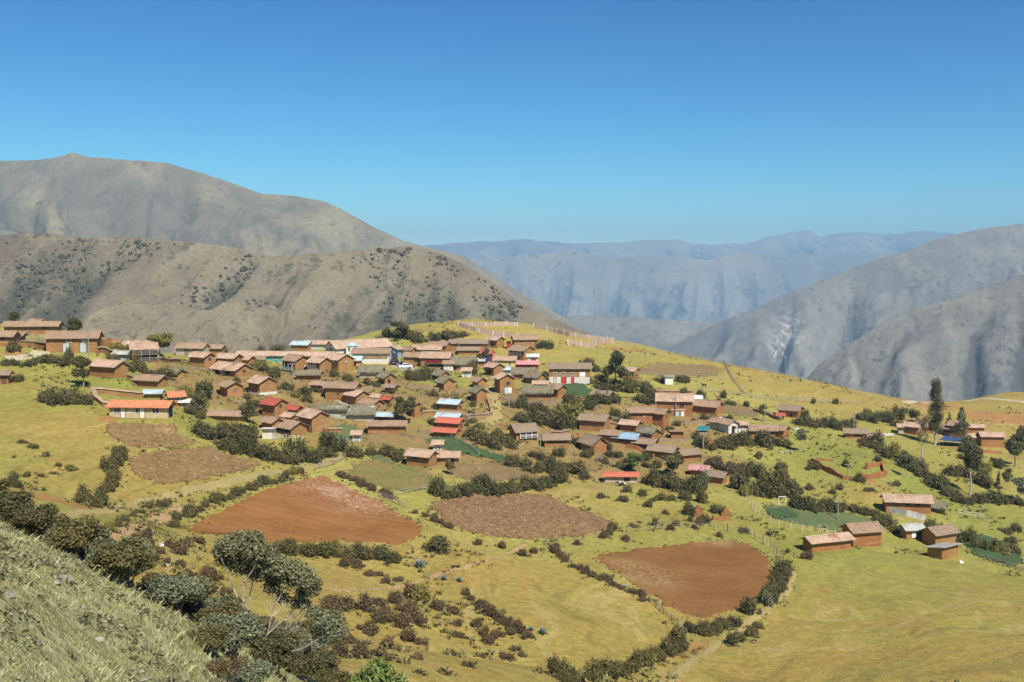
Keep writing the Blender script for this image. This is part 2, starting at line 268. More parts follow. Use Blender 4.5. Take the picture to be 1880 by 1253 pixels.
# ---------------------------------------------------------------- the buildings: where each stands (measured foot, width, turn) and how it looks
D_ = lambda side='F', u=0, h=1.8, w=.9, c='wood': ('door', side, u, 0, w, h, c)
Wn = lambda side='F', u=0, z=1.2, w=.7, h=.7, c='dark', fr='wood': ('win', side, u, z, w, h, c, fr)
Gp = lambda side='F', u=0, z=0, w=1., h=1.6: ('gap', side, u, z, w, h)
HL = [
# --- upper left cluster
(63,604,42,-35,1.4,8,'T','a','small tiled roof peeping over the long house at the top left'),
(57,614,92,6,4.2,12,'T','a','long low adobe house with shaded eaves below the small tiled roof',(D_('F',-.1),Wn('F',.5))),
(2,636,44,4,1.6,15,'T','a','adobe house cut by the left border beside the white water tank',(Wn('F',.2),)),
(33,627,20,-5,1.5,8,'T','a','small tiled lean shed just right of the white water tank',(D_('F',.5,1.5,.7,'wdoor'),)),
(131,648,90,10,2.3,23,'T','a','tall two storey adobe house with two pale doors beside the road',(D_('F',-.22,2.0,1.2,'bdoor'),D_('F',.45,2.0,1.2,'bdoor'),Wn('F',-.1,2.3,.8,1.,'glass','white'),Wn('F',.5,2.2,1.0,.7,'bdoor'))),
(250,633,50,-12,2.2,9,'P','a','pink roofed house behind the balcony house and the dark green tree',(Wn('F',.3),)),
(222,662,22,0,1.7,9,'G','G','pale tin shed left of the balcony house',(D_('F',.2,1.5,.9,'bdoor'),)),
(259,665,52,28,1.35,20,'P','a','two storey adobe house with a wooden balcony under a pale roof',(('porch','F',.08,1.75,5.2,1.35,'gwood',None,1.0),('porch','F',.08,.05,5.2,1.5,'gwood',None,.9))),
(351,653,54,-10,2.0,11,'T','p','pale plastered house with a brown roof left of the school',(D_('F',-.2,1.6,.9,'wood'),Wn('F',.4,1,.9,.7))),
(368,674,46,-32,1.7,15,'P','a','adobe house with a pinkish roof below the pale plastered house',(Wn('R',0,1.4),)),
(418,673,46,-25,1.8,12,'P','a','adobe house with a cream roof joined to a lower annex',(Gp('F',-.4,.4,1,.7),)),
(450,672,30,-25,1.3,9,'P','a','low annex with a cream roof right of the joined adobe house'),
(420,692,80,-38,2.0,9,'P','a','long low adobe house with a broad pinkish roof and dark gaps under its eave',(Gp('F',-.5,.0,1.6,1.3),Gp('F',.1,.2,1.4,1.0),Wn('R',.0,.9,.7,.6))),
(194,694,72,-27,2.2,17,'P','a','adobe house standing on grass right of the dark tree with a sloping pale roof'),
(272,712,62,-22,2.3,10,'T','a','low adobe house with a wide brown roof above the cream house'),
(421,729,48,-58,1.7,15,'T','a','gable fronted adobe house with a brown roof standing alone above the hedge',(Wn('R',.0,1.2,.6,.5,'wood'),)),
(479,726,52,-46,1.15,19,'P','a','square adobe house on a white base with a pale pink roof',(),dict(plinth=('white_plaster',.55))),
(257,768,108,-4,3.8,17,'O','c','long cream house with an orange tile roof and white framed windows',(Wn('F',-.72,.9,1.1,1.0,'glass','white'),D_('F',-.52,1.8,.8,'wdoor'),Wn('F',-.32,.9,1.2,.9,'cream_plaster','white'),Wn('F',.02,.9,1.2,1.0,'glass','white'),D_('F',.14,1.8,.9,'wdoor'),Wn('F',.6,.9,1.3,.9,'glass','white'),Gp('R',.0,0,1.6,2.0))),
(320,746,32,32,1.1,14,'O','a','small orange roofed adobe annex behind the cream house',(Wn('F',.0,1.0,.9,.7,'glass','white'),)),
(340,750,13,0,1.2,9,'W','w','small white washed shed beside the orange annex',(D_('F',.0,1.2,.6,'wood'),)),
(281,731,28,0,2.0,6,'B','a','blue tin roofed shed behind the orange ridge of the cream house'),
(418,774,66,-9,3.0,8,'T','a','low house with a wide tiled roof half sunk behind the big thicket'),
(6,705,20,8,1.2,14,'D','a','adobe outbuilding at the left border on the meadow',(D_('F',.2,1.4,.7,'dwood'),)),
# --- school and church
(523,665,176,-6,8.5,9,'P','t','long turquoise school building under one low tiled roof',(Wn('F',-.5,.6,1.2,.7,'glass','white'),Wn('F',-.2,.6,1.2,.7,'glass','white'),Wn('F',.1,.6,1.2,.7,'glass','white'),Wn('F',.4,.6,1.2,.7,'glass','white'),Wn('F',.7,.6,1.2,.7,'glass','white'),D_('F',-.66,1.4,.8,'dwood'),D_('F',.25,1.4,.8,'dwood')),dict(name='school',cat='school')),
(588,642,54,-4,2.8,8,'P','g','tiled hall behind the school between the tin roof and the church'),
(553,645,38,-20,1.8,9,'B','a','adobe building with a pale blue tin roof left of the church'),
(655,655,116,36,2.5,12,'P','w','white church with a gabled front and a big pink tiled roof',(('door','L',.0,.0,1.6,2.4,'odoor'),('band','L',.62,0,2.2,2.3,'green_plaster'),('band','L',-.62,0,2.2,2.3,'green_plaster'),('win','L',.0,4.4,.5,.7,'dark','wood')),dict(name='church',cat='church',pitch=28)),
(682,668,66,-2,2.8,17,'T','w','low hall with a brown roof and whitewashed base in front of the church',(('band','F',0,1.45,10.4,1.1,'stone'),Wn('F',-.35,1.6,.9,.6),Wn('F',.45,1.6,.9,.6))),
(723,659,24,70,1.1,15,'P','b','blue gated house with a small tiled gable behind the parked cars',(('door','L',.2,.0,1.6,1.9,'ldoor'),)),
(647,673,30,0,1.5,9,'B','s','salmon walled shed with a blue tin roof below the church tower',(Gp('F',.35,0,.7,1.2),)),
# --- centre left cluster
(541,684,50,-42,1.3,18,'T','a','adobe house with a dark open porch on posts below the turquoise school',(('porch','F',-.1,.4,5.0,1.9,'bdoor',None,.7),Wn('R',.3,1.2,.5,.5,'white'))),
(585,691,42,-38,1.2,22,'P','a','tall adobe house with a small balcony right of the dark porch house',(('porch','F',-.05,1.9,3.2,1.2,'gwood',None,.7),Wn('R',.2,1.0,.6,.6,'dwood'))),
(621,682,54,-50,1.5,18,'P','a','broad gabled adobe house in front of the church',(Wn('R',.0,2.3,.7,.6,'bdoor'),)),
(566,698,42,-3,2.6,9,'H','a','low grey thatched building under the tall balcony adobe house',(),dict(pitch=30)),
(681,694,40,-5,2.0,10,'H','p','thatched house with pale walls below the blue gated house',(),dict(pitch=34)),
(709,706,32,-56,1.3,11,'H','a','small gabled thatched hut beside the pale walled thatched house',(Gp('F',.2,0,.8,1.2),Gp('R',-.2,0,.7,1.3)),dict(pitch=34)),
(809,698,28,-48,1.3,8,'H','a','upper of the two grey thatched huts right of the yard bushes',(),dict(pitch=34)),
(817,717,32,-58,1.4,13,'H','a','lower gabled thatched hut right of the yard bushes',(),dict(pitch=34)),
(857,693,17,-8,1.2,10,'P','w','white outhouse with a pinkish roof behind the tall bush',(D_('F',-.1,1.3,.6,'bdoor'),),dict(name='outhouse')),
(628,736,62,-16,2.1,20,'T','a','large adobe house above the corner house with the stone path',(D_('F',.55,1.7,.9,'wood'),Wn('F',-.1,1.3,.5,.5))),
(586,721,34,-32,2.0,11,'T','a','low tiled adobe wing where a person stands by the path'),
(654,747,44,-46,1.25,17,'P','a','corner adobe house with a pale pink roof beside the stone path',(D_('R',-.4,1.6,.7,'wood'),)),
(690,741,22,-25,1.6,9,'P','a','little tiled adobe shed left of the dark red roof'),
(709,744,20,-20,1.5,8,'R','a','little shed with a dark red roof behind the big dark tree',(Gp('F',.2,.2,.7,.8),)),
(680,757,46,-42,1.5,11,'T','a','low gabled adobe house below the corner house',(Wn('R',.1,1.0,.4,.4),)),
(762,766,18,-50,1.2,19,'D','a','narrow tower like adobe house right of the big dark tree'),
(502,767,46,-38,1.25,20,'R','a','adobe house with a dark red tin roof and a small window',(Wn('R',-.1,2.0,.7,.7),)),
(538,764,30,-28,1.6,9,'R','a','low shed with a dark red roof beside the red roofed adobe house'),
(573,795,58,-48,1.35,24,'P','a','tall adobe house with a wide pale pink roof and blank gable',()),
(530,776,28,-30,1.4,8,'P','a','little pink roof tucked behind the tall blank gabled house'),
(497,790,38,-40,1.4,11,'T','a','small brown roofed house behind the white box'),
(529,803,62,-40,1.5,13,'T','a','low house with one broad tiled slope and a dark open front',(('porch','F',-.0,.1,5.6,1.4,'dwood',None,.4),)),  # dark gallery back paints the shade under the overhang
(612,766,48,-5,2.5,13,'H','g','pale green plastered building left of the large thatched roof',(),dict(pitch=22)),
(659,772,54,4,1.8,11,'H','g','large grey thatched house with pale green walls',(),dict(pitch=36)),
(706,773,34,-12,2.0,6,'B','a','low blue tin shelter in front of the big dark tree',(Gp('F',0,0,3,1),)),
(710,797,66,0,3.4,13,'T','a','long blank adobe house below the blue tin shelter'),
(655,810,15,-5,1.1,10,'P','w','tiny white outhouse with a tiled roof at the maize gate',(D_('F',.1,1.3,.6,'bdoor'),),dict(name='outhouse')),
(827,755,42,-25,1.9,10,'B','a','upper blue roofed adobe house on the brown terrace',(Gp('R',0,.4,.7,.7),)),
(824,783,46,-20,2.0,12,'B','a','blue roofed adobe building just behind the red roofed house'),
(826,796,48,-24,2.1,16,'X','a','red roofed adobe house above its lower red lean-to',(Gp('R',.1,1.2,.6,.6),)),
(818,805,46,-22,2.6,8,'X','a','lower red roofed lean-to in front of the red roofed adobe house'),
(804,827,17,-4,1.1,9,'P','w','small white outhouse behind the two joined adobe houses',(D_('F',.1,1.3,.6,'bdoor'),),dict(name='outhouse')),
(773,858,54,-26,1.7,16,'P','a','left of two joined adobe houses with weathered roof above the row crop',(Gp('F',-.2,1.4,1.6,.4),)),
(822,853,38,0,1.7,11,'P','a','right of two joined adobe houses with a ribbed pink tiled roof',(Gp('F',.45,0,.7,1.2),)),
# --- top centre
(784,653,52,-6,2.3,9,'P','a','long low tiled adobe house at the foot of the bushy hillock'),
(806,648,40,-24,1.9,11,'T','a','adobe house behind the porch house with balustrade',(Wn('F',0,1),)),
(860,646,66,-3,3.4,13,'D','a','long adobe house with twin grey brown roofs below the walled enclosure',(Gp('F',-.6,1.2,.5,.4),Gp('F',0,1.2,.5,.4),Gp('F',.6,1.2,.5,.4))),
(860,652,38,2,2.6,7,'D','a','low grey roofed shed in front of the twin roofed house'),
(908,639,34,-40,1.4,12,'P','a','pinkish roofed adobe house right of the twin roofed house',(Gp('F',.3,.6,.8,.8),)),
(964,640,46,10,1.8,14,'T','a','blank adobe house beside dark bushes below the walled enclosure'),
(957,662,46,-40,1.3,15,'T','a','two storey adobe house with a wooden gallery above the red roofs',(('porch','F',0,1.5,5.0,1.2,'gwood',None,.7),)),
(749,655,24,-25,1.4,10,'D','a','grey roofed hut right of the blue gated house'),
(762,672,42,-12,1.6,14,'T','a','adobe house with a brown roof right of the white car',(Gp('F',.3,1.2,1.6,.8),)),
(801,675,54,-8,1.6,15,'P','a','adobe house with a red balustraded porch and broad pinkish roof',(('porch','F',.05,1.2,6.0,1.1,'rdoor',None,.6),Gp('F',.1,0,6,.9))),
(824,680,18,-5,1.2,10,'T','w','small white walled annex beside the red balustraded porch',(D_('F',0,1.2,.6,'wdoor'),)),
(851,681,44,-6,1.6,11,'H','a','large grey thatched house with tin sheets on its ridge',(Gp('F',-.7,0,1.2,1.2),),dict(pitch=36)),
(894,668,22,-10,1.2,16,'R','m','red painted tower house with a dark blue front',(('panel','F',.25,.2,2.0,2.0,'N'),)),
(927,681,38,-2,2.0,17,'P','y','yellow painted house with a pale tiled roof',(Wn('F',-.55,1.6,.6,1.0,'dark','white'),Wn('F',.5,1.6,.6,1.0,'dark','white'),Wn('F',.5,.3,.7,.7))),
(967,680,42,-4,2.6,9,'K','m','long building with a faded pink red roof beside the yellow house'),
(978,668,18,0,1.6,11,'W','w','white front with two red doors above the pink red roof',(('door','F',-.1,0,.6,1.5,'rdoor'),('door','F',.4,0,.6,1.5,'rdoor'))),
(907,691,34,-52,1.3,14,'P','a','adobe house with a pale pink roof and dark side below the yellow house',(Gp('F',.0,.3,2.0,1.4),)),
(932,689,14,-8,1.3,8,'B','w','small white walled shed with a blue roof by the dark sided house',(D_('F',.2,1.1,.5,'bdoor'),)),
(962,698,40,-3,1.9,11,'H','a','thatched house below the pink red roof',(),dict(pitch=34)),
(983,706,36,-46,1.5,11,'H','a','gabled thatched hut just right of the thatched house below the pink roof',(),dict(pitch=34)),
(926,723,36,-72,1.2,24,'P','a','two storey gabled adobe house with white panels at its foot',(Wn('R',.1,2.2,.9,.8),('panel','R',-.1,0,1.0,1.5,'ldoor'),('panel','R',.35,0,1.0,1.5,'wdoor'))),
(988,734,50,-3,2.2,12,'H','a','long thatched house with a shaggy eave on the terrace wall',(),dict(pitch=36)),
(1023,729,32,-48,1.3,12,'T','a','gabled adobe house joined to the long shaggy thatched house'),
(1046,705,74,-3,2.6,25,'D','a','two storey house with brown upper floor and white painted lower floor',(('band','F',0,-.6,11.2,2.45,'white_plaster'),('door','F',-.28,0,1.4,1.7,'rdoor'),('door','F',.15,0,.7,1.7,'rdoor'),('door','F',-.7,0,.7,1.6,'bdoor'),('panel','F',.62,1.95,1.6,1.3,'white'),Wn('F',-.7,2.4,.8,.7,'glass','white'),Wn('F',-.3,2.4,.8,.7,'glass','white'),Wn('F',.15,2.4,.8,.7,'glass','white'))),
(1159,697,30,-36,1.3,13,'P','a','small adobe house with a pale pink roof right of the tall dark tree',(Wn('F',.3,1.0,.8,.7,'glass','white'),Wn('R',0,1.0,.7,.6))),
(880,713,26,-60,1.3,10,'T','a','brown gabled hut above the grey thatched gable in the lane',(),dict(pitch=32)),
(879,738,28,-66,1.4,16,'H','a','grey thatched gable house beside the grassy lane',(),dict(pitch=34)),
(1107,740,40,-36,1.8,11,'D','a','brown roofed house half hidden by the thicket below the tall dark tree'),
(961,809,50,22,1.25,13,'D','a','open fronted adobe house with white posts and a steep tiled roof',(('porch','F',.12,.35,4.2,1.3,'white',None,.5),),dict(pitch=30)),
(1021,821,46,5,1.9,11,'D','a','low adobe house with a weathered roof right of the open fronted house',(Gp('F',0,.9,4,.3),)),
# --- centre right
(1093,793,56,-27,1.7,17,'D','a','adobe house with a weathered brown roof on red earth above the arched hut'),
(1176,778,42,-2,1.9,18,'T','r','left part of the joined brick red houses above the agave',(Wn('F',.3,1.6,.6,.4,'bdoor'),)),
(1213,785,34,-38,1.15,22,'T','r','tall gabled brick red house joined to the left low one',(Wn('R',.0,2.2,.6,.6),)),
(1240,765,66,-8,1.7,25,'P','r','big two storey brick red house with a pale roof and a white sill',(Wn('F',.4,2.3,.9,.9),('panel','F',.2,1.6,3.6,.14,'white'),('panel','F',.45,0,.8,1.2,'wdoor'),('panel','F',.15,0,.8,1.1,'ldoor'),('door','F',-.3,0,.7,1.5,'wood'))),
(1280,744,15,-5,1.2,10,'W','w','small white hut at the corner of the big two storey brick red house',(D_('F',-.3,1.2,.6,'bdoor'),)),
(1302,762,54,-36,1.6,12,'T','r','gabled house with a patched roof beside the big brick red house'),
(1322,790,32,-50,1.5,11,'T','p','tiled back house of the white fronted house'),
(1339,797,30,-64,1.3,15,'T','w','white fronted house with a small porch and brown roof',(D_('R',.0,1.7,.7,'dark'),Wn('R',.55,1.2,.4,.4),('panel','R',.1,1.9,2.2,.12,'white'))),
(1363,794,15,-5,1.2,12,'P','w','small white annex right of the white fronted house',(D_('F',.1,1.3,.6,'wdoor'),)),
(1400,804,44,-2,1.8,11,'T','r','left house of the pair behind a broad round shrub',(Gp('F',.1,.8,4,.4),)),
(1432,806,36,-42,1.4,13,'T','r','gabled right house of the pair behind a broad round shrub'),
(1454,768,44,-36,1.5,11,'D','r','lone gabled house below the rail fence on the yellow hill',(Gp('F',.3,.2,.7,.9),)),
(1433,770,12,-5,1.3,5,'R','r','tiny shed with a dull red roof left of the lone gabled house'),
(1158,794,36,-32,1.7,11,'P','r','pinkish roofed house above the blue sheeted roof'),
(1123,810,38,-28,1.7,8,'T','r','tiled left half of the blue sheeted house'),
(1152,819,50,-30,1.8,10,'V','r','house roofed with bright blue sheets',(Gp('F',.0,.8,2.5,.3),)),
(1193,808,34,-46,1.4,11,'H','r','grey thatched gable hut above the row of low roofs',(),dict(pitch=30)),
(1186,827,42,-28,1.7,9,'D','r','upper left house in the row of low brown roofs',(Gp('F',.2,.5,.5,.5),)),
(1219,843,54,-32,1.8,10,'D','r','middle house in the row of low brown roofs with a white skylight',()),
(1264,846,40,26,1.7,8,'D','r','right hand house in the row of low brown roofs facing away'),
(1090,832,46,-62,1.6,13,'D','r','earthen hut with an arched dark gable beside a purple bush',(),dict(pitch=38)),
(1140,886,58,-3,4.2,9,'X','p','long low house with a bright red tin roof',(Gp('F',.35,.2,1.2,.9),)),
(1286,874,34,-22,1.7,8,'K','r','low house with a bright pink roof behind the dense hedge'),
(1315,889,42,-32,1.7,10,'D','r','brown roofed gable house joined to the pink roofed house'),
(1359,882,12,-15,1.3,5,'K','r','tiny pink roofed shed among shrubs'),
# --- right
(1572,807,40,-10,1.9,9,'D','a','low adobe house above the diagonal hedge',(Gp('F',.2,.6,2,.4),)),
(1606,814,28,-15,1.5,8,'T','a','small tiled house beside the diagonal hedge'),
(1679,800,32,-40,1.3,13,'P','a','orange gabled house left of the tall poplar like tree'),
(1702,796,36,-6,1.9,10,'P','a','pink roofed house behind the tall poplar like tree',(('panel','F',.75,0,1.0,1.6,'white'),)),
(1690,786,40,-6,3.0,6,'T','a','upper brown roof behind the pink roofed house'),
(1738,802,46,-14,2.2,12,'D','a','dark shaded house with a long brown roof behind the slim trees',(Gp('F',0,0,5,1.5),)),
(1762,806,34,-45,1.2,20,'T','r','tall red brown gable behind the navy tarpaulin'),
(1790,796,30,-5,2.4,9,'P','r','thin pinkish roof left of the grey junk'),
(1817,808,22,-5,1.8,8,'T','r','small brown roof behind the long red walled barn'),
(1790,815,26,0,1.7,10,'P','r','low house left of the long red walled barn'),
(1821,822,40,-4,2.1,18,'P','r','red walled barn with a pale roof beside the right hand trees'),
(1668,944,80,-9,2.6,18,'P','r','red adobe house behind a fence of pale metal sheets',(Gp('F',-.05,1.6,.7,.8),Gp('F',.42,1.6,.7,.8))),
(1727,943,20,-30,1.2,10,'H','a','small dark thatched hut right of the red adobe house',(Gp('R',0,0,.6,1.0),),dict(pitch=36)),
(1522,1015,88,19,3.2,15,'P','r','long low barn with a ribbed pink roof on the open meadow',(),dict(pitch=22)),
(1586,1006,64,14,1.6,25,'T','r','taller barn with a brown roof joined to the long low one',(),dict(pitch=26)),
(1676,990,36,10,1.6,14,'G','a','shed patched with grey tin sheets and white junk',(Gp('F',.3,0,1.4,1.2),('panel','F',-.1,.2,.9,1.0,'white'))),
(1729,1004,58,24,1.7,19,'D','a','adobe house with a ridged brown roof and a dark side wall',()),
(1736,1028,56,32,1.6,11,'G','a','adobe shed with a single pitched bluish tin roof',(),dict(lean=-12)),
(325,693,26,-40,1.4,7,'H','a','half collapsed thatched hut right of the slope house',(),dict(pitch=34)),
(1052,773,15,-20,1.2,10,'T','r','tiny tiled hut among bushes left of the weathered house on red earth'),
(1657,796,16,-12,1.2,10,'P','p','small pale walled hut left of the orange gabled house by the road'),
(993,713,26,-8,2.0,6,'P','a','thin pinkish roof between the gabled thatched hut and the long shaggy thatch'),
(879,673,20,-5,1.4,8,'G','a','tin patched shed between the grey thatch and the red tower house'),
(476,669,20,-4,1.6,7,'D','a','low shed with a grey brown roof in front of the school'),
(392,650,34,-8,2.0,8,'T','a','low adobe house on the crest between the pale plastered house and the school'),
(718,722,24,-30,1.5,8,'D','a','low brown roof under the small gabled thatched hut'),
(492,806,19,-3,1.2,13,'W','w','plain white box shed beside the pale plank fence',(),dict(lean=-4,name='shed')),
(1228,706,14,0,1.2,11,'W','w','lone white box hut between two round bushes below the fallow strip',(),dict(lean=-4,name='shed')),
(934,641,8,0,1.0,10,'R','m','small bright red booth left of the blank adobe house',(),dict(lean=-6,name='booth')),
(1243,806,22,0,1.5,9,'T','r','small roofless looking adobe shed behind the row of low roofs',(),dict(lean=-3,name='shed')),
]

def place(px, py, wpx, yaw, ratio, hpx):
    p = at(px, py); k = p.y/FPX; th = R(yaw); c, s = abs(math.cos(th)), abs(math.sin(th))
    L = 1.05*wpx*k/(c+s/ratio); W = L/ratio; H = hpx*k*1.06+0.42; ext = (L*s+W*c)/2; cy = p.y+ext
    return (p.x*(cy/p.y*.5+.5), cy, p.z, th, L, W, H)
PLACED = [place(*h[:6]) for h in HL]
_T0 = T
def T(x, y):
    """the ground with a levelled yard under each building"""
    x = np.asarray(x, float); y = np.asarray(y, float); sh = np.broadcast(x, y).shape
    xf = np.broadcast_to(x, sh).ravel(); yf = np.broadcast_to(y, sh).ravel(); z = _T0(xf, yf)
    sw = np.zeros(len(xf)); sz = np.zeros(len(xf)); mw = np.zeros(len(xf))
    for cx, cy, z0, th, L, W, H in PLACED:
        r = (L+W)/2+4.5; i = np.nonzero((np.abs(xf-cx) < r) & (np.abs(yf-cy) < r))[0]
        if len(i) == 0: continue
        dx = xf[i]-cx; dy = yf[i]-cy; c, s = math.cos(th), math.sin(th)
        a = np.abs(dx*c+dy*s)-L/2-.3; b = np.abs(-dx*s+dy*c)-W/2-.3
        d = np.hypot(np.clip(a, 0, None), np.clip(b, 0, None)); w = np.clip(1-d/3.2, 0, 1); w = w*w*(3-2*w)
        q = w**3+1e-9; sw[i] += q; sz[i] += q*z0; mw[i] = np.maximum(mw[i], w)
    g = mw > 0; z[g] += mw[g]*(sz[g]/sw[g]-z[g]-.05)
    return z.reshape(sh)
def grass_color(t, near=False):
    p = t.pos()
    n1 = t.noise(0.022, 4); n2 = t.noise(0.13, 4, dist=0.4); n3 = t.noise(0.9, 4, rough=0.65); n4 = t.noise(5.5, 3, rough=0.7)
    c = t.mix(t.step(n1, .36, .66), (0.282, 0.262, 0.062), (0.362, 0.308, 0.082))
    c = t.mix(t.step(n2, .45, .72, 0, .65), c, (0.245, 0.190, 0.054))
    return c, n1, n2, n3, n4
def make_ground_mat():
    t = NT('grassland', 0.95, 0.05)
    c, n1, n2, n3, n4 = grass_color(t)
    g = t.attr('green'); d = t.attr('dry'); e = t.attr('earth'); r = t.attr('red'); f = t.attr('bank')
    c = t.mix(t.math('MULTIPLY', g, t.lin(n2, .3, .7, .55, 1.1), clamp=True), c, (0.205, 0.215, 0.045))
    c = t.mix(t.math('MULTIPLY', d, t.lin(n2, .3, .65, .4, 1.0), clamp=True), c, (0.325, 0.228, 0.062))
    c = t.mix(t.step(t.math('ADD', t.math('MULTIPLY', e, .62), t.math('ADD', t.math('MULTIPLY', t.math('SUBTRACT', n3, .5), 1.0), t.math('MULTIPLY', t.math('SUBTRACT', n2, .5), 1.3))), .22, .62, 0, .8), c, (0.245, 0.150, 0.066))
    c = t.mix(t.step(t.math('ADD', r, t.math('ADD', t.math('MULTIPLY', t.math('SUBTRACT', n3, .5), 1.5), t.math('MULTIPLY', t.math('SUBTRACT', n2, .5), 1.2))), .5, .85, 0, .75), c, (0.34, 0.155, 0.062))
    bank = t.mix(t.step(n3, .35, .65), (0.245, 0.245, 0.105), (0.33, 0.305, 0.155))
    bank = t.mix(t.step(t.noise(2.2, 4, rough=.7), .52, .7, 0, .8), bank, (0.25, 0.19, 0.10))
    c = t.mix(f, c, bank)
    tc_ = t.noise(1.0, 3, stretch=(.045, .045, 2.6), rough=.6); c = t.mix(t.math('MULTIPLY', t.step(tc_, .56, .66), t.lin(d, 0, 1, .10, .42)), c, (0.42, 0.325, 0.135))
    c = t.mix(t.math('MULTIPLY', t.step(tc_, .44, .36), t.lin(d, 0, 1, .12, .40)), c, (0.17, 0.145, 0.042))
    # droppings of darker tussock and pale straw, all sizes
    tuss = t.step(t.noise(0.62, 5, rough=.72, stretch=(1, 1.6, 1)), .60, .70, 0, .55)
    c = t.mix(t.math('MULTIPLY', tuss, t.lin(n1, .35, .65, .15, 1.0)), c, (0.115, 0.115, 0.034))
    c = t.mix(1.0, c, t.gray(t.lin(n4, .3, .7, .66, 1.30)), 'MULTIPLY')
    c = t.mix(1.0, c, t.gray(t.lin(n3, .3, .7, .78, 1.18)), 'MULTIPLY')
    t.bump(t.math('ADD', t.math('MULTIPLY', n3, .6), t.math('MULTIPLY', n4, .25)), 0.75, 0.5)
    return t.color(c)
M = {}
M['ground'] = make_ground_mat()
def soil(name, a, b, c2, speck=None, pale=None):
    t = NT(name, 0.95, 0.05); n2 = t.noise(0.16, 4); n3 = t.noise(1.6, 4, rough=.7); n4 = t.noise(7, 3, rough=.7)
    c = t.mix(t.step(n2, .35, .65), a, b); c = t.mix(t.step(n3, .48, .7, 0, .8), c, c2)
    if pale is not None: c = t.mix(t.math('MULTIPLY', t.attr('pale'), t.step(t.math('ADD', n3, t.math('MULTIPLY', n2, .4)), .58, .85)), c, pale)
    c = t.mix(1.0, c, t.gray(t.lin(n4, .3, .7, .72, 1.22)), 'MULTIPLY')
    if speck:
        k = t.noise(1.5, 4, rough=.8, dist=.8); c = t.mix(t.step(k, .55, .63, 0, .85), c, speck[0]); c = t.mix(t.step(k, .47, .38, 0, .8), c, speck[1])  # pale straw flecks; dark specks painted as the shadows between clods
    t.bump(t.math('ADD', n4, n3), 0.8, 0.25); return t.color(c)
M['orange_soil'] = soil('orange_soil', (0.280, 0.118, 0.036), (0.325, 0.150, 0.048), (0.29, 0.165, 0.068), pale=(0.50, 0.33, 0.22))
M['brown_soil'] = soil('brown_soil', (0.235, 0.110, 0.036), (0.265, 0.130, 0.046), (0.20, 0.094, 0.034), pale=(0.36, 0.29, 0.13))
M['clod_soil'] = soil('clod_soil', (0.235, 0.136, 0.058), (0.265, 0.158, 0.070), (0.33, 0.225, 0.125), speck=((.44, .34, .20), (.10, .060, .032)))
M['tan_clod'] = soil('tan_clod', (0.262, 0.165, 0.066), (0.295, 0.188, 0.080), (0.205, 0.120, 0.055), speck=((.40, .29, .145), (.12, .078, .035)))
M['crop'] = soil('crop', (0.105, 0.150, 0.060), (0.145, 0.170, 0.065), (0.20, 0.185, 0.085))
M['dark_crop'] = soil('dark_crop', (0.055, 0.100, 0.042), (0.080, 0.125, 0.048), (0.12, 0.135, 0.055))
M['row_crop'] = soil('row_crop', (0.27, 0.19, 0.075), (0.22, 0.20, 0.060), (0.125, 0.135, 0.040))
M['fallow'] = soil('fallow', (0.25, 0.160, 0.075), (0.22, 0.165, 0.070), (0.30, 0.215, 0.105))
M['track'] = soil('track', (0.42, 0.325, 0.13), (0.35, 0.285, 0.10), (0.48, 0.375, 0.18))
M['pale_road'] = soil('pale_road', (0.50, 0.44, 0.29), (0.46, 0.39, 0.24), (0.55, 0.49, 0.35))
M['red_track'] = soil('red_track', (0.48, 0.30, 0.15), (0.42, 0.27, 0.125), (0.56, 0.42, 0.28))
M['concrete'] = soil('concrete', (0.42, 0.38, 0.29), (0.38, 0.34, 0.25), (0.46, 0.42, 0.33))

# ---- ground sheet
def axis_y():
    ys = [-70.0]; 
    while ys[-1] < 640: ys.append(ys[-1] + (0.55 if -2 < ys[-1] < 45 else (0.5 + abs(ys[-1])*0.0042)))
    return np.array(ys)
gy = axis_y(); u = np.linspace(-1, 1, 680); gu = np.sign(u)*(0.75*np.abs(u)+0.25*np.abs(u)**3)
GX = gu[None]*(45+0.86*np.clip(gy, 0, None))[:, None]; GY = np.broadcast_to(gy[:, None], GX.shape)
GZ = T(GX, GY)
gm = mesh_np('ground', np.stack([GX, GY, GZ], -1).reshape(-1, 3), grid_faces(*GX.shape), True)
gx, gyy = GX.ravel(), GY.ravel()
acc = {k: np.zeros(len(gx)) for k in ('green', 'dry', 'earth', 'red')}
for px, py, rad, what, amt in PATCHES:
    p = at(px, py); q = ((gx-p.x)**2+((gyy-p.y)/1.25)**2)/(rad*rad); acc[what] += amt*np.exp(-q*1.1)
for px, py, rad in RED:
    p = at(px, py); q = ((gx-p.x)**2+(gyy-p.y)**2)/(rad*rad); acc['red'] = np.maximum(acc['red'], np.exp(-q*0.7))
for k, v in acc.items(): attr(gm, k, np.clip(v, 0, 1))
s_ = 0.79*gx+0.61*gyy
attr(gm, 'bank', np.clip((22-s_)/8, 0, 1)*np.clip((45-gyy)/10, 0, 1))
ground = tag(obj('ground', gm, M['ground']), kind='structure', label='yellow green grassland sloping through the village')
# deep valley bottom under everything, out to the horizon
vm = MB(); vm.poly([(-30000, -2000, -1350), (30000, -2000, -1350), (30000, 40000, -1350), (-30000, 40000, -1350)])
tv = NT('valley_earth'); tag(vm.build('valley_floor', tv.color((0.2, 0.17, 0.12))), kind='structure')

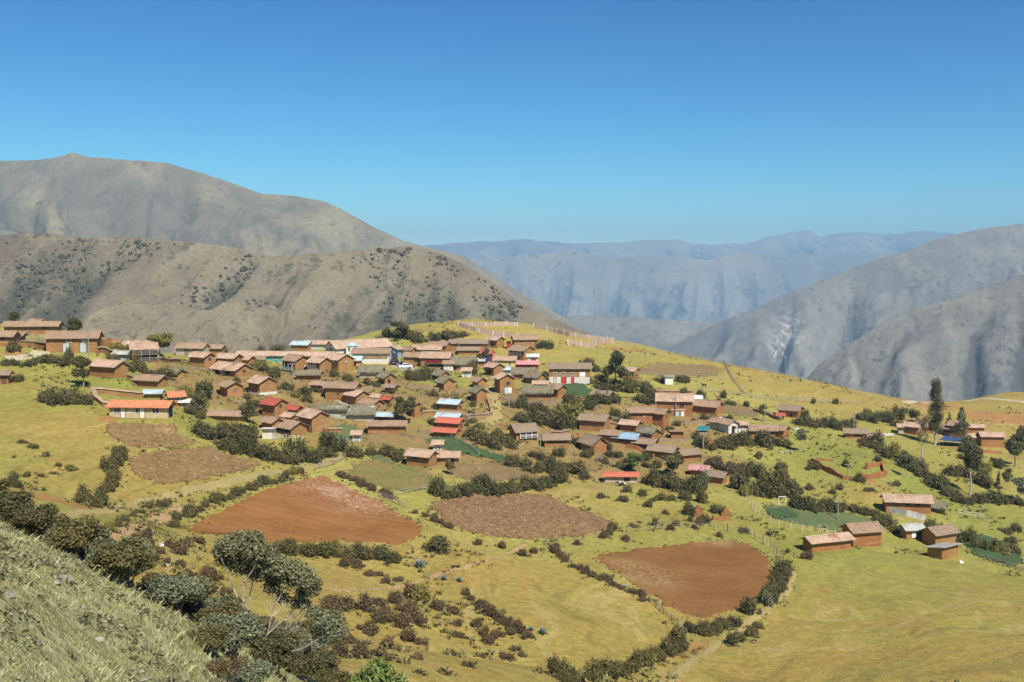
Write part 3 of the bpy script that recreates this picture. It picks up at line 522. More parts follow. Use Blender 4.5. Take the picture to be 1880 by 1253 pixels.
# ---- fields and roads, each a sheet of its own laid on the ground
FIELDP = []
def field(name, pts, mat, label, clod=0.0, clodf=1.6, step=0.45, rows=None, lift=0.07, pale=None, edge=0.85, smooth=2, crop=0.0):
    P = smooth_poly(poly_at(pts), smooth); FIELDP.append(P); lo = P.min(0)-1.5; hi = P.max(0)+1.5
    xs = np.arange(lo[0], hi[0], step); ys = np.arange(lo[1], hi[1], step*1.15)
    X, Y = np.meshgrid(xs, ys); sdf = poly_sdf(X, Y, P) + edge*fbm(X/1.9, Y/1.9, 9, 3)
    k = np.clip(-sdf/0.8, 0, 1); Z = T(X, Y)+lift-0.1*(1-k)
    if clod: Z = Z + k*clod*np.clip(ridged(X/clodf, Y/clodf, 4, 3)-0.55 + 0.7*pnoise(X*1.7, Y*1.7, 8), 0, None)
    if rows is not None:
        a, per, amp = rows; Z = Z + k*amp*np.sin((X*math.cos(a)+Y*math.sin(a))*2*math.pi/per + 0.6*pnoise(X/6, Y/6, 2))
    if crop: Z = Z + k*crop*np.abs(fbm(X*1.1, Y*1.1, 12, 2))
    F = grid_faces(*X.shape); ok = (sdf.ravel()[F] < 0.15).all(1); F = F[ok]
    used = np.unique(F); mp = np.full(X.size, -1); mp[used] = np.arange(len(used))
    V = np.stack([X, Y, Z], -1).reshape(-1, 3)[used]
    me = mesh_np(name, V, mp[F], True)
    if pale is not None:
        w = np.zeros(len(V))
        for px, py, r in pale:
            p = at(px, py); w = np.maximum(w, np.exp(-((V[:, 0]-p.x)**2+(V[:, 1]-p.y)**2)/(r*r)))
        attr(me, 'pale', w)
    return tag(obj(name, me, mat), label, kind='structure')
def strip(name, pts, width, mat, label, lift=0.06, edge=0.35):
    P = smooth_poly(poly_at(pts), 3, False)
    lo = P.min(0)-width-1; hi = P.max(0)+width+1; step = 0.5
    X, Y = np.meshgrid(np.arange(lo[0], hi[0], step), np.arange(lo[1], hi[1], step))
    sdf = seg_dist(X, Y, P, False)-width/2 + edge*fbm(X/1.6, Y/1.6, 3, 3)
    k = np.clip(-sdf/0.5, 0, 1); Z = T(X, Y)+lift-0.09*(1-k)
    F = grid_faces(*X.shape); F = F[(sdf.ravel()[F] < 0.1).all(1)]
    used = np.unique(F); mp = np.full(X.size, -1); mp[used] = np.arange(len(used))
    return tag(obj(name, mesh_np(name, np.stack([X, Y, Z], -1).reshape(-1, 3)[used], mp[F], True), mat), label, kind='structure')
field('ploughed_field', [(335,967),(420,925),(500,893),(580,868),(625,885),(690,915),(745,950),(782,970),(760,1000),(700,1000),(620,995),(520,1000),(430,985),(355,980)], M['orange_soil'], 'orange ploughed field with a pale crest', clod=.10, clodf=1.1, rows=(1.38, 2.4, .06),
      pale=[(605,895,5.5),(640,915,6),(668,935,5),(590,900,4)])
field('ploughed_field', [(1080,1020),(1200,1003),(1320,988),(1375,998),(1415,1025),(1422,1060),(1400,1095),(1350,1122),(1300,1135),(1250,1130),(1180,1085),(1110,1040)], M['brown_soil'], 'smooth reddish brown field beside the curved hedge', clod=.08, clodf=.9, rows=(1.2, 2.0, .05), pale=[(1165,1050,4.5),(1200,1058,4),(1310,994,3)])
field('ploughed_field', [(775,925),(870,905),(990,903),(1060,935),(1150,970),(1080,985),(980,993),(900,985),(830,970)], M['clod_soil'], 'brown field covered in pale straw and clods', clod=.26, clodf=.9, step=.33, lift=.12)
field('ploughed_field', [(180,780),(250,775),(330,795),(375,815),(300,825),(230,820)], M['tan_clod'], 'upper tan clodded field below the cream house', clod=.34, clodf=1.0, step=.36, lift=.14)
field('ploughed_field', [(240,835),(330,826),(390,818),(420,838),(500,850),(400,875),(320,893),(265,885),(235,860)], M['tan_clod'], 'lower tan clodded field above the dirt track', clod=.34, clodf=1.0, step=.36, lift=.14)
field('crop_field', [(620,875),(660,845),(700,840),(780,855),(800,880),(780,905),(710,900)], M['row_crop'], 'sparse crop in rows beside the orange field', rows=(.9, 1.6, .10), crop=.25)
field('crop_field', [(665,840),(700,833),(770,868),(850,900),(830,905),(780,880),(720,855)], M['crop'], 'green crop strip under the two-roofed adobe house', crop=.3)
field('crop_field', [(770,800),(830,800),(880,825),(940,840),(930,853),(860,838),(800,822)], M['dark_crop'], 'dark green crop strip below the red-roofed house', crop=.5)
field('crop_field', [(1400,922),(1470,930),(1560,940),(1640,965),(1590,978),(1480,968),(1410,950)], M['crop'], 'green crop plot fenced by slanted pale posts', crop=.45)
field('crop_field', [(1403,932),(1455,932),(1475,952),(1440,958),(1410,948)], M['dark_crop'], 'dark green corner of the fenced crop plot', crop=.5, lift=.25)
field('crop_field', [(1765,985),(1800,980),(1880,1005),(1880,1048),(1820,1030),(1772,1010)], M['dark_crop'], 'dark green rows at the foot of the right-hand slope', rows=(1.2, 1.5, .15), crop=.4)
field('crop_field', [(1020,708),(1060,702),(1100,722),(1085,735),(1040,728)], M['dark_crop'], 'small dark green plot beside the long thatched house', crop=.5)
field('crop_field', [(602,785),(660,783),(672,805),(605,812)], M['crop'], 'young maize behind the pale gate', crop=.8)
field('fallow_field', [(1170,672),(1240,668),(1320,672),(1330,690),(1240,692),(1165,685)], M['fallow'], 'tan fallow strip inside the rail fence', edge=1.6)
field('fallow_field', [(820,855),(900,848),(980,862),(985,880),(900,885),(840,882)], M['fallow'], 'brown fallow ground with grey straw heaps', clod=.15)
field('fallow_field', [(1275,735),(1330,735),(1390,752),(1395,768),(1340,760),(1300,755)], M['fallow'], 'bare brown plot behind the white house', clod=.12)
field('fallow_field', [(925,722),(1010,728),(1030,745),(960,752),(925,745)], M['fallow'], 'bare brown terrace under the long thatched house', clod=.12)
strip('dirt_track', [(95,950),(160,940),(250,925),(330,905),(420,885),(500,868),(560,858),(610,845),(640,825),(630,812)], 3.0, M['track'], 'grassy farm track climbing to the village')
strip('dirt_track', [(185,993),(230,975),(275,960),(315,943),(330,930)], 2.6, M['red_track'], 'reddish track past the grey bush')
strip('dirt_track', [(1215,1262),(1260,1222),(1310,1186),(1350,1158),(1410,1120),(1445,1085),(1452,1050)], 1.8, M['track'], 'faint track curving outside the hedge')
strip('road', [(25,658),(70,650),(110,646)], 3.2, M['pale_road'], 'pale village road below the big adobe house')
strip('road', [(1662,740),(1690,735),(1740,730),(1800,731),(1850,736),(1900,740)], 3.6, M['pale_road'], 'white gravel road over the brown hill')
strip('dirt_track', [(905,690),(903,715),(906,745),(912,770),(880,780)], 4, M['track'], 'grassy lane between the thatched gables')
strip('road', [(724,664),(735,674),(760,682)], 7, M['concrete'], 'concrete yard where the cars stand')
strip('dirt_track', [(600,726),(625,738),(645,748)], 2.2, M['concrete'], 'stone path beside the corner house')
strip('dirt_track', [(560,1080),(680,1085),(760,1070),(815,1052),(900,1030),(960,1000)], 1.2, M['red_track'], 'thin footpath across the dry bank')

# ---- mountains
def dry_hill(name, lit, dark, scrub, spots, fs=1.0, scr=(.52, .62), gl=(.25, .75)):
    """dry grass on spurs, scrub in gullies, shading painted in to show the relief; burnt and bare patches between"""
    t = NT(name, 0.97, 0.02); n1 = t.noise(.0022*fs, 5, rough=.6); n2 = t.noise(.011*fs, 5, rough=.65, dist=.6); n3 = t.noise(.06*fs, 4, rough=.72); n4 = t.noise(.25*fs, 3, rough=.75)
    st = t.noise(.03*fs, 4, stretch=(1, 1, .25), rough=.7)
    c = t.mix(t.step(n1, .40, .60), lit, dark); c = t.mix(t.step(n2, .46, .66, 0, .75), c, scrub)
    g = t.attr('gully'); c = t.mix(t.step(t.math('ADD', g, t.math('MULTIPLY', t.math('SUBTRACT', n3, .5), .9)), gl[0], gl[1], 0, .85), c, spots)  # gully scrub colour deepened as painted shade
    c = t.mix(t.step(t.math('SUBTRACT', t.math('MULTIPLY', t.math('SUBTRACT', n2, .5), .8), g), -.10, .16, 0, .6), c, t.mix(1.0, lit, (1.30, 1.24, 1.12), 'MULTIPLY'))  # spurs painted paler, as if better lit
    c = t.mix(t.step(t.math('ADD', n3, t.math('MULTIPLY', t.math('SUBTRACT', n2, .5), .5)), scr[0], scr[1], 0, .7), c, spots)
    c = t.mix(1.0, c, t.gray(t.lin(n4, .3, .7, .84, 1.14)), 'MULTIPLY'); c = t.mix(1.0, c, t.gray(t.lin(st, .3, .7, .84, 1.14)), 'MULTIPLY')
    if fs > .5: c = t.mix(1.0, c, t.gray(t.lin(t.noise(.8*fs, 3, rough=.8), .3, .7, .80, 1.18)), 'MULTIPLY')
    c = t.mix(t.math('MULTIPLY', t.attr('scar'), t.step(t.math('ADD', n3, t.math('MULTIPLY', st, .6)), .72, .95)), c, (.50, .48, .42))
    t.bump(t.math('ADD', n3, t.math('MULTIPLY', n4, .35)), .55, 5.0/fs); return t.color(c)
def mountain(name, label, sil, D, foot, zfoot, mat, seed, amp, wl, power=.85, nu=420, nv=260, tilt=0.0, rough_top=2.0, slant=0.0, back=.35, relief=1.5, scars=()):
    """a range: its crest line in the distance D, its slope running down towards us to the foot"""
    pxs = np.linspace(-700, 2600, nu); sx = [s[0] for s in sil]; sy = [s[1] for s in sil]
    py = np.interp(pxs, sx, sy)
    k = np.ones(3)/3; py = np.convolve(np.pad(py, 1, mode='edge'), k, 'valid')
    Dp = D*(1+tilt*(pxs-940)/940.0)
    zc = np.array([ray(a, b)[1] for a, b in zip(pxs, py)])*Dp; rx = np.array([ray(a, b)[0] for a, b in zip(pxs, py)])
    v = np.concatenate([np.linspace(-back, 0, 40)[:-1], np.linspace(0, 1, nv-39)]); V, _ = np.meshgrid(v, pxs, indexing='ij')
    dep = Dp[None]*(1-V*(1-foot)); X = rx[None]*Dp[None]*(1-0.35*np.clip(V, 0, 1)*(1-foot)); Y = dep
    s = np.clip(V, 0, 1); Z = zc[None]-(zc[None]-zfoot)*s**power
    Z = np.where(V < 0, zc[None]+V*D*.30, Z)
    along = s*D*(1-foot)
    w1 = fbm(X/wl/2, along/wl/3, seed+3, 3); w2 = fbm(X/wl/.8, along/wl/1.2, seed+4, 3)
    big = np.clip(1-np.abs(pnoise((X+slant*along)/wl/2.2+.5*w1, along/wl/7, seed))*1.7, 0, 1)
    rg = np.clip(ridged((X+slant*along)/wl+.45*w1+.12*w2, along/(wl*3.4)+.2*w2, seed+9, 5)/1.75, 0, 1)
    env = np.clip(s*4, 0, 1)*np.clip(s*1.2+.35, 0, 1)
    gu = (X+slant*along)/wl+.35*w1; gv = along/(wl*2.6)+.3*w2
    v1 = np.clip(1-2.3*np.abs(pnoise(gu*.8, gv*.5, seed+70)), 0, 1); v2 = np.clip(1-2.6*np.abs(pnoise(gu*1.9+.2*w2, gv*1.3, seed+71)), 0, 1); v3 = np.clip(1-2.8*np.abs(pnoise(gu*4.3, gv*3.2+.3*w2, seed+72)), 0, 1)
    cut = v1**1.3*.62+v2**1.4*.34*(.4+v1)+v3**1.5*.13*(.4+v2)
    Z = Z - amp*relief*env*((1-rg)*.30+(1-big)*.55+cut*.75)
    Z = Z + rough_top*fbm(X/wl*3, Y/wl*3, seed+50, 5)*np.clip(s*6+.25, 0, 1)
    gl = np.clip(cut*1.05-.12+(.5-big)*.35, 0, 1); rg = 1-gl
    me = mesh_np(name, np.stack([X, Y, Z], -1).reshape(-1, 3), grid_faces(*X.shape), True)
    attr(me, 'gully', gl*np.clip(s*6+.15, 0, 1))  # carved depth, mask for the painted relief shading
    sc_ = np.zeros(X.shape)
    for a, b, r in scars:
        q = ray(a, b); sc_ = np.maximum(sc_, np.exp(-((X/Y-q[0])**2+((Z/Y-q[1])*.6)**2)*(FPX/r)**2))
    attr(me, 'scar', sc_)
    o = tag(obj(name, me, mat), label, kind='structure'); return o, X, Y, Z, rg
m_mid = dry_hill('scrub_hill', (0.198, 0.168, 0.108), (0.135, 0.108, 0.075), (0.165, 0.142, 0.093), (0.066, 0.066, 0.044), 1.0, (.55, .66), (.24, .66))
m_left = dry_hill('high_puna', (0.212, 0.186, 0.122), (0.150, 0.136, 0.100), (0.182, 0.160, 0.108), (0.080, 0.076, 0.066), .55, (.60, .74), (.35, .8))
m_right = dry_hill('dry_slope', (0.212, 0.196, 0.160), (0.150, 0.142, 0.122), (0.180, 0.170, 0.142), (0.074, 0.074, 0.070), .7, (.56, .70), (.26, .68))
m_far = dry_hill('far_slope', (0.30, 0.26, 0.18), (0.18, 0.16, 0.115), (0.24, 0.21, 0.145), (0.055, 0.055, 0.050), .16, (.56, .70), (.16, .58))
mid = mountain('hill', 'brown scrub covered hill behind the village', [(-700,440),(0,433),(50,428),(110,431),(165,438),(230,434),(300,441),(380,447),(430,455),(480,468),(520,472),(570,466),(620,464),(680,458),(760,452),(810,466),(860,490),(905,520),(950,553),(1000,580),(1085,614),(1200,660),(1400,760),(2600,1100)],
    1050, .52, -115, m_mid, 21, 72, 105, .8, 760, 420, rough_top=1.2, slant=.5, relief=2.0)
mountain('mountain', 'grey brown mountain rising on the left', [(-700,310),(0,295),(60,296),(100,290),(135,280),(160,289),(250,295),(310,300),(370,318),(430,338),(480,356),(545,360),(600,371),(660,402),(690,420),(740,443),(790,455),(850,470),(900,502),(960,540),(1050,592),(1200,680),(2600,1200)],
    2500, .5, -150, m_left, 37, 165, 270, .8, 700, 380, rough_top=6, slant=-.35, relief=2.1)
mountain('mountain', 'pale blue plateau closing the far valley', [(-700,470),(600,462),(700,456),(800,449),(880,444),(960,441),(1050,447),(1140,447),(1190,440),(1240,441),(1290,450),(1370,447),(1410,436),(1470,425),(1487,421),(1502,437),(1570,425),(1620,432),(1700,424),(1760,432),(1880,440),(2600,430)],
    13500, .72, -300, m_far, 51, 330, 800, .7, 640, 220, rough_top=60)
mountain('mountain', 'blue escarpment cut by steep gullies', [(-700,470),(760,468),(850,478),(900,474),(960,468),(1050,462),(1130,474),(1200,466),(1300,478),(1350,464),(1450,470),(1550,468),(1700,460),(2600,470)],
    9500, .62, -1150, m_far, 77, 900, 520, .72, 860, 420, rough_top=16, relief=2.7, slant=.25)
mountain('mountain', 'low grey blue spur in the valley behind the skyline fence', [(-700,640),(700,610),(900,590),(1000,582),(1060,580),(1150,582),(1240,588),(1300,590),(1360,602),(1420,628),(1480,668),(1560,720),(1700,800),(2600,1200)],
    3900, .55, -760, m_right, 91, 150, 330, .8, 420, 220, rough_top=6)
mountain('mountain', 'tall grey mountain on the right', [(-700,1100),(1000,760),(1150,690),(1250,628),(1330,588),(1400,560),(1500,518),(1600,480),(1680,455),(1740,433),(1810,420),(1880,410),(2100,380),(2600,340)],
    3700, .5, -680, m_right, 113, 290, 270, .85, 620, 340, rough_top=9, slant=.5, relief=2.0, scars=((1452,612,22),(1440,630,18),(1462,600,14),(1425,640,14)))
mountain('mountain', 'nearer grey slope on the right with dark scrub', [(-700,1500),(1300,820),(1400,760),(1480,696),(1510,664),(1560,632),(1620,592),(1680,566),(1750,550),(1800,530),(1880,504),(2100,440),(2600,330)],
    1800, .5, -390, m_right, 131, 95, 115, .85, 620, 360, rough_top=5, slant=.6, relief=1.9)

# ---- haze: the air between here and the mountains
hz = MB(); hz.box((0, 8000, -330), (36000, 17000, 2050))
hm = bpy.data.materials.new('haze_air'); hm.use_nodes = True; ht = hm.node_tree; ht.nodes.remove(ht.nodes['Principled BSDF'])
pv = ht.nodes.new('ShaderNodeVolumePrincipled'); pv.inputs['Color'].default_value = (0.40, 0.70, 0.97, 1); pv.inputs['Density'].default_value = 1.15e-4
pv.inputs['Anisotropy'].default_value = 0.0
ht.links.new(pv.outputs[0], ht.nodes['Material Output'].inputs['Volume'])
haze = tag(hz.build('haze', hm), 'thin blue mountain air over the valley', kind='stuff')
# ---------------------------------------------------------------- building materials
def wall_mat(name, a, b, c2, course=True, streak=.5):
    t = NT(name, .95, .05); n = t.noise(.5, 4); n2 = t.noise(2.6, 4, rough=.7); h = t.noise(1.0, 3, stretch=(.25, .25, 3.2), rough=.6)
    c = t.mix(t.step(n, .38, .64), a, b); c = t.mix(t.step(h, .5, .7, 0, streak), c, c2)
    c = t.mix(t.step(t.rnd(), 0, 1, 0, .55), c, t.mix(1.0, c, (.86, .80, .74), 'MULTIPLY'))
    c = t.mix(1.0, c, t.gray(t.lin(n2, .3, .7, .78, 1.18)), 'MULTIPLY')
    t.bump(t.math('ADD', n2, h), .5, .08); return t.color(c)
M['adobe'] = wall_mat('adobe', (.345, .188, .076), (.295, .152, .058), (.42, .255, .120), streak=.7)
M['red_adobe'] = wall_mat('red_adobe', (.335, .158, .064), (.29, .128, .050), (.39, .205, .095), streak=.7)
M['white_plaster'] = wall_mat('white_plaster', (.70, .68, .60), (.64, .62, .54), (.56, .52, .42), streak=.25)
M['cream_plaster'] = wall_mat('cream_plaster', (.56, .47, .30), (.52, .43, .27), (.46, .36, .20), streak=.4)
M['pale_plaster'] = wall_mat('pale_plaster', (.48, .43, .32), (.44, .38, .27), (.38, .30, .19), streak=.4)
M['green_plaster'] = wall_mat('green_plaster', (.44, .47, .36), (.40, .43, .32), (.36, .36, .25), streak=.3)
M['turquoise'] = wall_mat('turquoise_paint', (.05, .36, .34), (.06, .40, .37), (.10, .33, .30), streak=.3)
M['yellow_paint'] = wall_mat('yellow_paint', (.58, .45, .20), (.54, .41, .18), (.46, .33, .14), streak=.3)
M['blue_paint'] = wall_mat('blue_paint', (.26, .42, .50), (.22, .38, .46), (.34, .44, .46), streak=.3)
M['red_paint'] = wall_mat('red_paint', (.40, .065, .050), (.36, .055, .045), (.34, .10, .08), streak=.3)
M['salmon'] = wall_mat('salmon_plaster', (.58, .27, .16), (.54, .24, .14), (.46, .22, .12), streak=.3)
M['pink_brick'] = wall_mat('pink_brick', (.43, .33, .25), (.39, .29, .215), (.48, .40, .32), streak=.3)
M['brick_white'] = wall_mat('whitewashed_post', (.66, .61, .52), (.60, .55, .46), (.52, .45, .35), streak=.2)
M['stone'] = wall_mat('field_stone', (.30, .22, .13), (.26, .18, .105), (.36, .28, .19))
def roof_mat(name, a, b, c2, lich=(.30, .27, .18), bump=.5, lf=.4):
    t = NT(name, .9, .1); o = t.oco(); n = t.noise(.55, 3, vec=o); n2 = t.noise(3.2, 3, vec=o, rough=.75); n3 = t.noise(9, 2, vec=o, rough=.8)
    c = t.mix(t.step(n, .35, .66), a, b); c = t.mix(t.step(n2, .45, .68, 0, .8), c, c2); c = t.mix(t.step(t.math('ADD', n, t.math('MULTIPLY', n3, .4)), .68, .85, 0, lf), c, lich)
    c = t.mix(t.step(t.rnd(), 0, 1, 0, .6), c, t.mix(1.0, c, (.84, .82, .80), 'MULTIPLY'))
    c = t.mix(1.0, c, t.gray(t.lin(n3, .3, .7, .62, 1.32)), 'MULTIPLY')
    t.bump(t.math('ADD', n2, n3), bump, .06); return t.color(c)
M['T'] = roof_mat('old_clay_tile', (.345, .225, .145), (.275, .165, .102), (.43, .31, .21))
M['P'] = roof_mat('pale_clay_tile', (.47, .325, .225), (.385, .240, .155), (.57, .425, .315), lf=.3)
M['O'] = roof_mat('orange_clay_tile', (.52, .205, .100), (.47, .180, .085), (.56, .27, .150), lf=.1)
M['D'] = roof_mat('dark_clay_tile', (.285, .205, .140), (.225, .155, .102), (.36, .275, .195))
M['H'] = roof_mat('grey_thatch', (.215, .190, .120), (.175, .155, .098), (.26, .235, .160), lich=(.14, .13, .085), bump=.9)
M['B'] = roof_mat('pale_blue_tin', (.42, .54, .56), (.36, .49, .52), (.50, .58, .58), lich=(.34, .24, .15), bump=.15, lf=.55)
M['V'] = roof_mat('blue_sheet', (.26, .40, .50), (.22, .35, .45), (.33, .45, .52), lich=(.34, .30, .22), bump=.15, lf=.45)
M['G'] = roof_mat('grey_tin', (.40, .41, .36), (.34, .35, .31), (.46, .46, .40), lich=(.26, .20, .14), bump=.2)
M['R'] = roof_mat('red_tin', (.42, .090, .060), (.37, .075, .050), (.46, .14, .10), lich=(.30, .13, .08), bump=.15, lf=.5)
M['X'] = roof_mat('orange_red_tin', (.52, .145, .085), (.47, .120, .070), (.55, .20, .13), lich=(.40, .19, .11), bump=.15, lf=.5)
M['K'] = roof_mat('pink_tin', (.54, .26, .25), (.50, .23, .22), (.58, .33, .30), lich=(.42, .24, .18), bump=.15, lf=.45)
M['W'] = roof_mat('white_sheet', (.62, .62, .56), (.56, .56, .50), (.68, .67, .60), bump=.2)
M['N'] = roof_mat('navy_tarpaulin', (.040, .072, .15), (.032, .060, .125), (.055, .088, .17), bump=.2, lf=0)
def plain(name, c, rough=.8, spec=.2, var=.2):
    t = NT(name, rough, spec); n = t.noise(4, 3, vec=t.oco()); return t.color(t.mix(1.0, c, t.gray(t.lin(n, .3, .7, 1-var, 1+var)), 'MULTIPLY'))
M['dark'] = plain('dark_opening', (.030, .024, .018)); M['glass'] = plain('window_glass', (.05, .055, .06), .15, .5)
M['wood'] = plain('weathered_wood', (.22, .17, .115), var=.35); M['dwood'] = plain('brown_wood', (.13, .075, .040), var=.35); M['gwood'] = plain('grey_wood', (.30, .27, .22), var=.35)
M['bdoor'] = plain('grey_blue_door', (.42, .46, .45)); M['rdoor'] = plain('red_door', (.45, .04, .035)); M['wdoor'] = plain('white_door', (.68, .66, .60)); M['odoor'] = plain('orange_wood_door', (.38, .17, .05)); M['ldoor'] = plain('light_blue_door', (.34, .55, .62))
M['white'] = plain('white_paint', (.74, .73, .68), .6); M['black'] = plain('black_rubber', (.02, .02, .02)); M['metal'] = plain('grey_metal', (.35, .36, .37), .4, .5)
ROOFNAME = {'H': 'thatch'}

def roof_sheet(L, sl, hw, ov, H, rise, kind, rng, sides=(1, -1), lean=False):
    """both slopes of a roof as one mesh: waves of tile (or thatch, or ridged tin) with an underside"""
    mb_v = []; mb_f = []
    if kind == 'tile': per, amp, th, jit, rows = .30, .045, .10, .035, 6
    elif kind == 'thatch': per, amp, th, jit, rows = .40, .04, .32, .11, 6
    else: per, amp, th, jit, rows = .5, .022, .05, .006, 2
    n = max(6, int(L/per)*2); m = rise/hw
    sag = [rng.uniform(-1, 1) for _ in range(6)]
    for sd in sides:
        base = len(mb_v); run = hw+ov
        for r in range(rows+1):
            q = r/rows; 
            for i in range(n+1):
                x = -L/2+L*i/n; u = i/n
                w = (0.05 if kind != 'tin' else .01)*sum(sag[k]*math.sin((k+1)*math.pi*u+k) for k in range(4))*(1-.5*q)
                y = q*run; z = H+rise+0.06 - y*m + w + (amp if i % 2 else 0) + rng.uniform(-jit, jit)
                e = 0
                if r == rows: y += rng.uniform(-jit, jit)*1.5; z -= (.05 if kind == 'thatch' else 0)
                if kind == 'thatch' and r == 0: z += .05
                if kind == 'tile' and r > 0: z += .03*((r % 2)-.5)
                xx = x + (rng.uniform(-jit, jit) if i in (0, n) else 0)
                mb_v.append((xx, sd*y, z))
        top = len(mb_v)
        for r in (0, rows):
            for i in (0, n):
                x = -L/2+L*i/n; y = r/rows*run*.985; mb_v.append((x*.995, sd*y, H+rise+0.06-y*m-th))
        for r in range(rows):
            for i in range(n):
                a = base+r*(n+1)+i; f = (a, a+1, a+n+2, a+n+1); mb_f.append(f if sd < 0 else f[::-1])
        a, b, c, d = top, top+1, top+2, top+3
        mb_f.append((a, b, d, c) if sd > 0 else (b, a, c, d))
        mb_f.append(tuple(base+rows*(n+1)+i for i in range(n+1)) + (d, c))
        mb_f.append(tuple(base+r*(n+1) for r in range(rows+1)) + (c, a)); mb_f.append(tuple(base+r*(n+1)+n for r in range(rows+1)) + (d, b))
    me = bpy.data.meshes.new('roof'); me.from_pydata(mb_v, [], mb_f); me.update(); return me
NAMES = {'house': 'adobe_house', 'shed': 'shed', 'white': 'plastered_house', 'school': 'school', 'church': 'church', 'hut': 'thatched_hut', 'out': 'outhouse'}
HOUSES = []
def house(spot, px, py, wpx, yaw, ratio, hpx, roof, wall, label, feats=(), pitch=27, ov=.62, name=None, cat='house', lean=0, plinth=None, seed=None, group=None, wm=None, dz=0.0, band=None):
    """a building whose nearest foot is seen at (px,py); wpx, hpx: its width and wall height as measured, turned into metres here"""
    rng = random.Random(seed if seed is not None else int(px*7+py*13)); cx, cy, z0, th, L, W, H = spot; z0 += dz
    rt = empty(name or ('thatched_hut' if roof == 'H' else 'plastered_house' if wall in ('w', 'c', 'g', 'p', 'y', 't', 'b') else 'adobe_house'), (cx, cy, z0), th)
    tag(rt, label, cat, group); HOUSES.append(rt)
    wmat = M[{'a': 'adobe', 'r': 'red_adobe', 'w': 'white_plaster', 'c': 'cream_plaster', 'p': 'pale_plaster', 'g': 'green_plaster', 't': 'turquoise', 'y': 'yellow_paint', 'b': 'blue_paint', 'm': 'red_paint', 's': 'salmon', 'G': 'G'}[wall]]
    hw, hl = W/2, L/2; rise = hw*math.tan(R(pitch)) if not lean else 0
    lh = W*math.tan(R(abs(lean))) if lean else 0
    dn = -2.5; J = lambda: rng.uniform(-.04, .04)
    w = MB()
    Hf, Hb = (H, H) if not lean else ((H, H+lh) if lean > 0 else (H+lh, H))
    sec = [(-hw, dn), (-hw, Hf), (0, H+rise) if not lean else (0, (Hf+Hb)/2), (hw, Hb), (hw, dn)]
    A = [(-hl+(0 if z < 0 else .03), y*(1 if z < 0 else .985), z) for y, z in sec]; B = [(hl-(0 if z < 0 else .03), y*(1 if z < 0 else .985), z) for y, z in sec]
    w.poly(A+B, [(4,3,2,1,0), (5,6,7,8,9), (0,1,6,5), (1,2,7,6), (2,3,8,7), (3,4,9,8)])
    w.build('wall', wmat, rt)
    if plinth:
        q = MB(); ph = plinth[1]; e = .03
        q.box((0, -hw-e/2, ph/2-.5), (L+2*e, e, ph+1)); q.box((-hl-e/2, 0, ph/2-.5), (e, W, ph+1)); q.box((hl+e/2, 0, ph/2-.5), (e, W, ph+1)); q.build('plinth', M[plinth[0]], rt)
    kind = 'thatch' if roof == 'H' else 'tile' if roof in 'TPODN' and roof != 'N' else 'tin'
    if lean:
        rr = MB(); m = (Hb-Hf)/W; y0, y1 = -hw-ov, hw+ov; z = lambda y: Hf+(y+hw)*m+.05; X0, X1 = -hl-ov*.6, hl+ov*.6; n = max(8, int((X1-X0)/.25))
        P = [];
        for y in np.linspace(y0, y1, 7):
            for i in range(n+1): P.append((X0+(X1-X0)*i/n, y, z(y)+(.03 if i % 2 else 0)+rng.uniform(-.015, .015)*(2 if kind != 'tin' else .5)))
        rr.poly(P, [tuple(r*(n+1)+i+d for d in (0, 1, n+2, n+1)) for r in range(6) for i in range(n)])
        rr.poly([(X0, y0, z(y0)-.07), (X1, y0, z(y0)-.07), (X1, y1, z(y1)-.07), (X0, y1, z(y1)-.07)]); 
        rr.poly([(X0, y0, z(y0)-.07), (X1, y0, z(y0)-.07), (X1, y0, z(y0)+.01), (X0, y0, z(y0)+.01)]); rr.poly([(X0, y0, z(y0)-.07), (X0, y1, z(y1)-.07), (X0, y1, z(y1)+.01), (X0, y0, z(y0)+.01)]); rr.poly([(X1, y0, z(y0)-.07), (X1, y1, z(y1)-.07), (X1, y1, z(y1)+.01), (X1, y0, z(y0)+.01)])
        rf = rr.build('roof', M[roof], rt)
    else:
        ro = ov*(1.15 if roof == 'H' else 1)
        rf = obj('roof', roof_sheet(L+2*ov*.8, 0, hw, ro, H, rise, kind, rng), M[roof], rt)
        if kind == 'tile' or kind == 'tin':
            rc = MB(); nn = max(4, int(L/.5)); z = H+rise+.09; LL = L+1.6*ov
            for i in range(nn):
                a = -LL/2+LL*i/nn; b = -LL/2+LL*(i+1)/nn; dz_ = rng.uniform(-.02, .03) if kind == 'tile' else 0
                rc.poly([(a, -.17, z-.05+dz_), (a, 0, z+.09+dz_), (a, .17, z-.05+dz_), (b, -.15, z-.05+dz_), (b, 0, z+.07+dz_), (b, .15, z-.05+dz_)], [(0,1,4,3), (1,2,5,4), (0,2,1), (3,4,5)])
            rc.build('ridge', M[roof], rf)
        if kind != 'tin':   # rafters under the eaves
            bm_ = MB(); nb = max(3, int(L/1.1))
            for sd in (-1, 1):
                bm_.box((0, sd*(hw+ov*.42), H-.10-ov*.45*(rise/hw)), (L-.1, .06, .05))
                for i in range(nb+1):
                    x = -hl+.15+(L-.3)*i/nb; m = rise/hw if hw else 0
                    bm_.bar((x, sd*(hw-.1), H-.10), (x, sd*(hw+ov*.8), H-.08-ov*.8*m), .05, n=4)
            bm_.build('rafter', M['dwood'], rf)
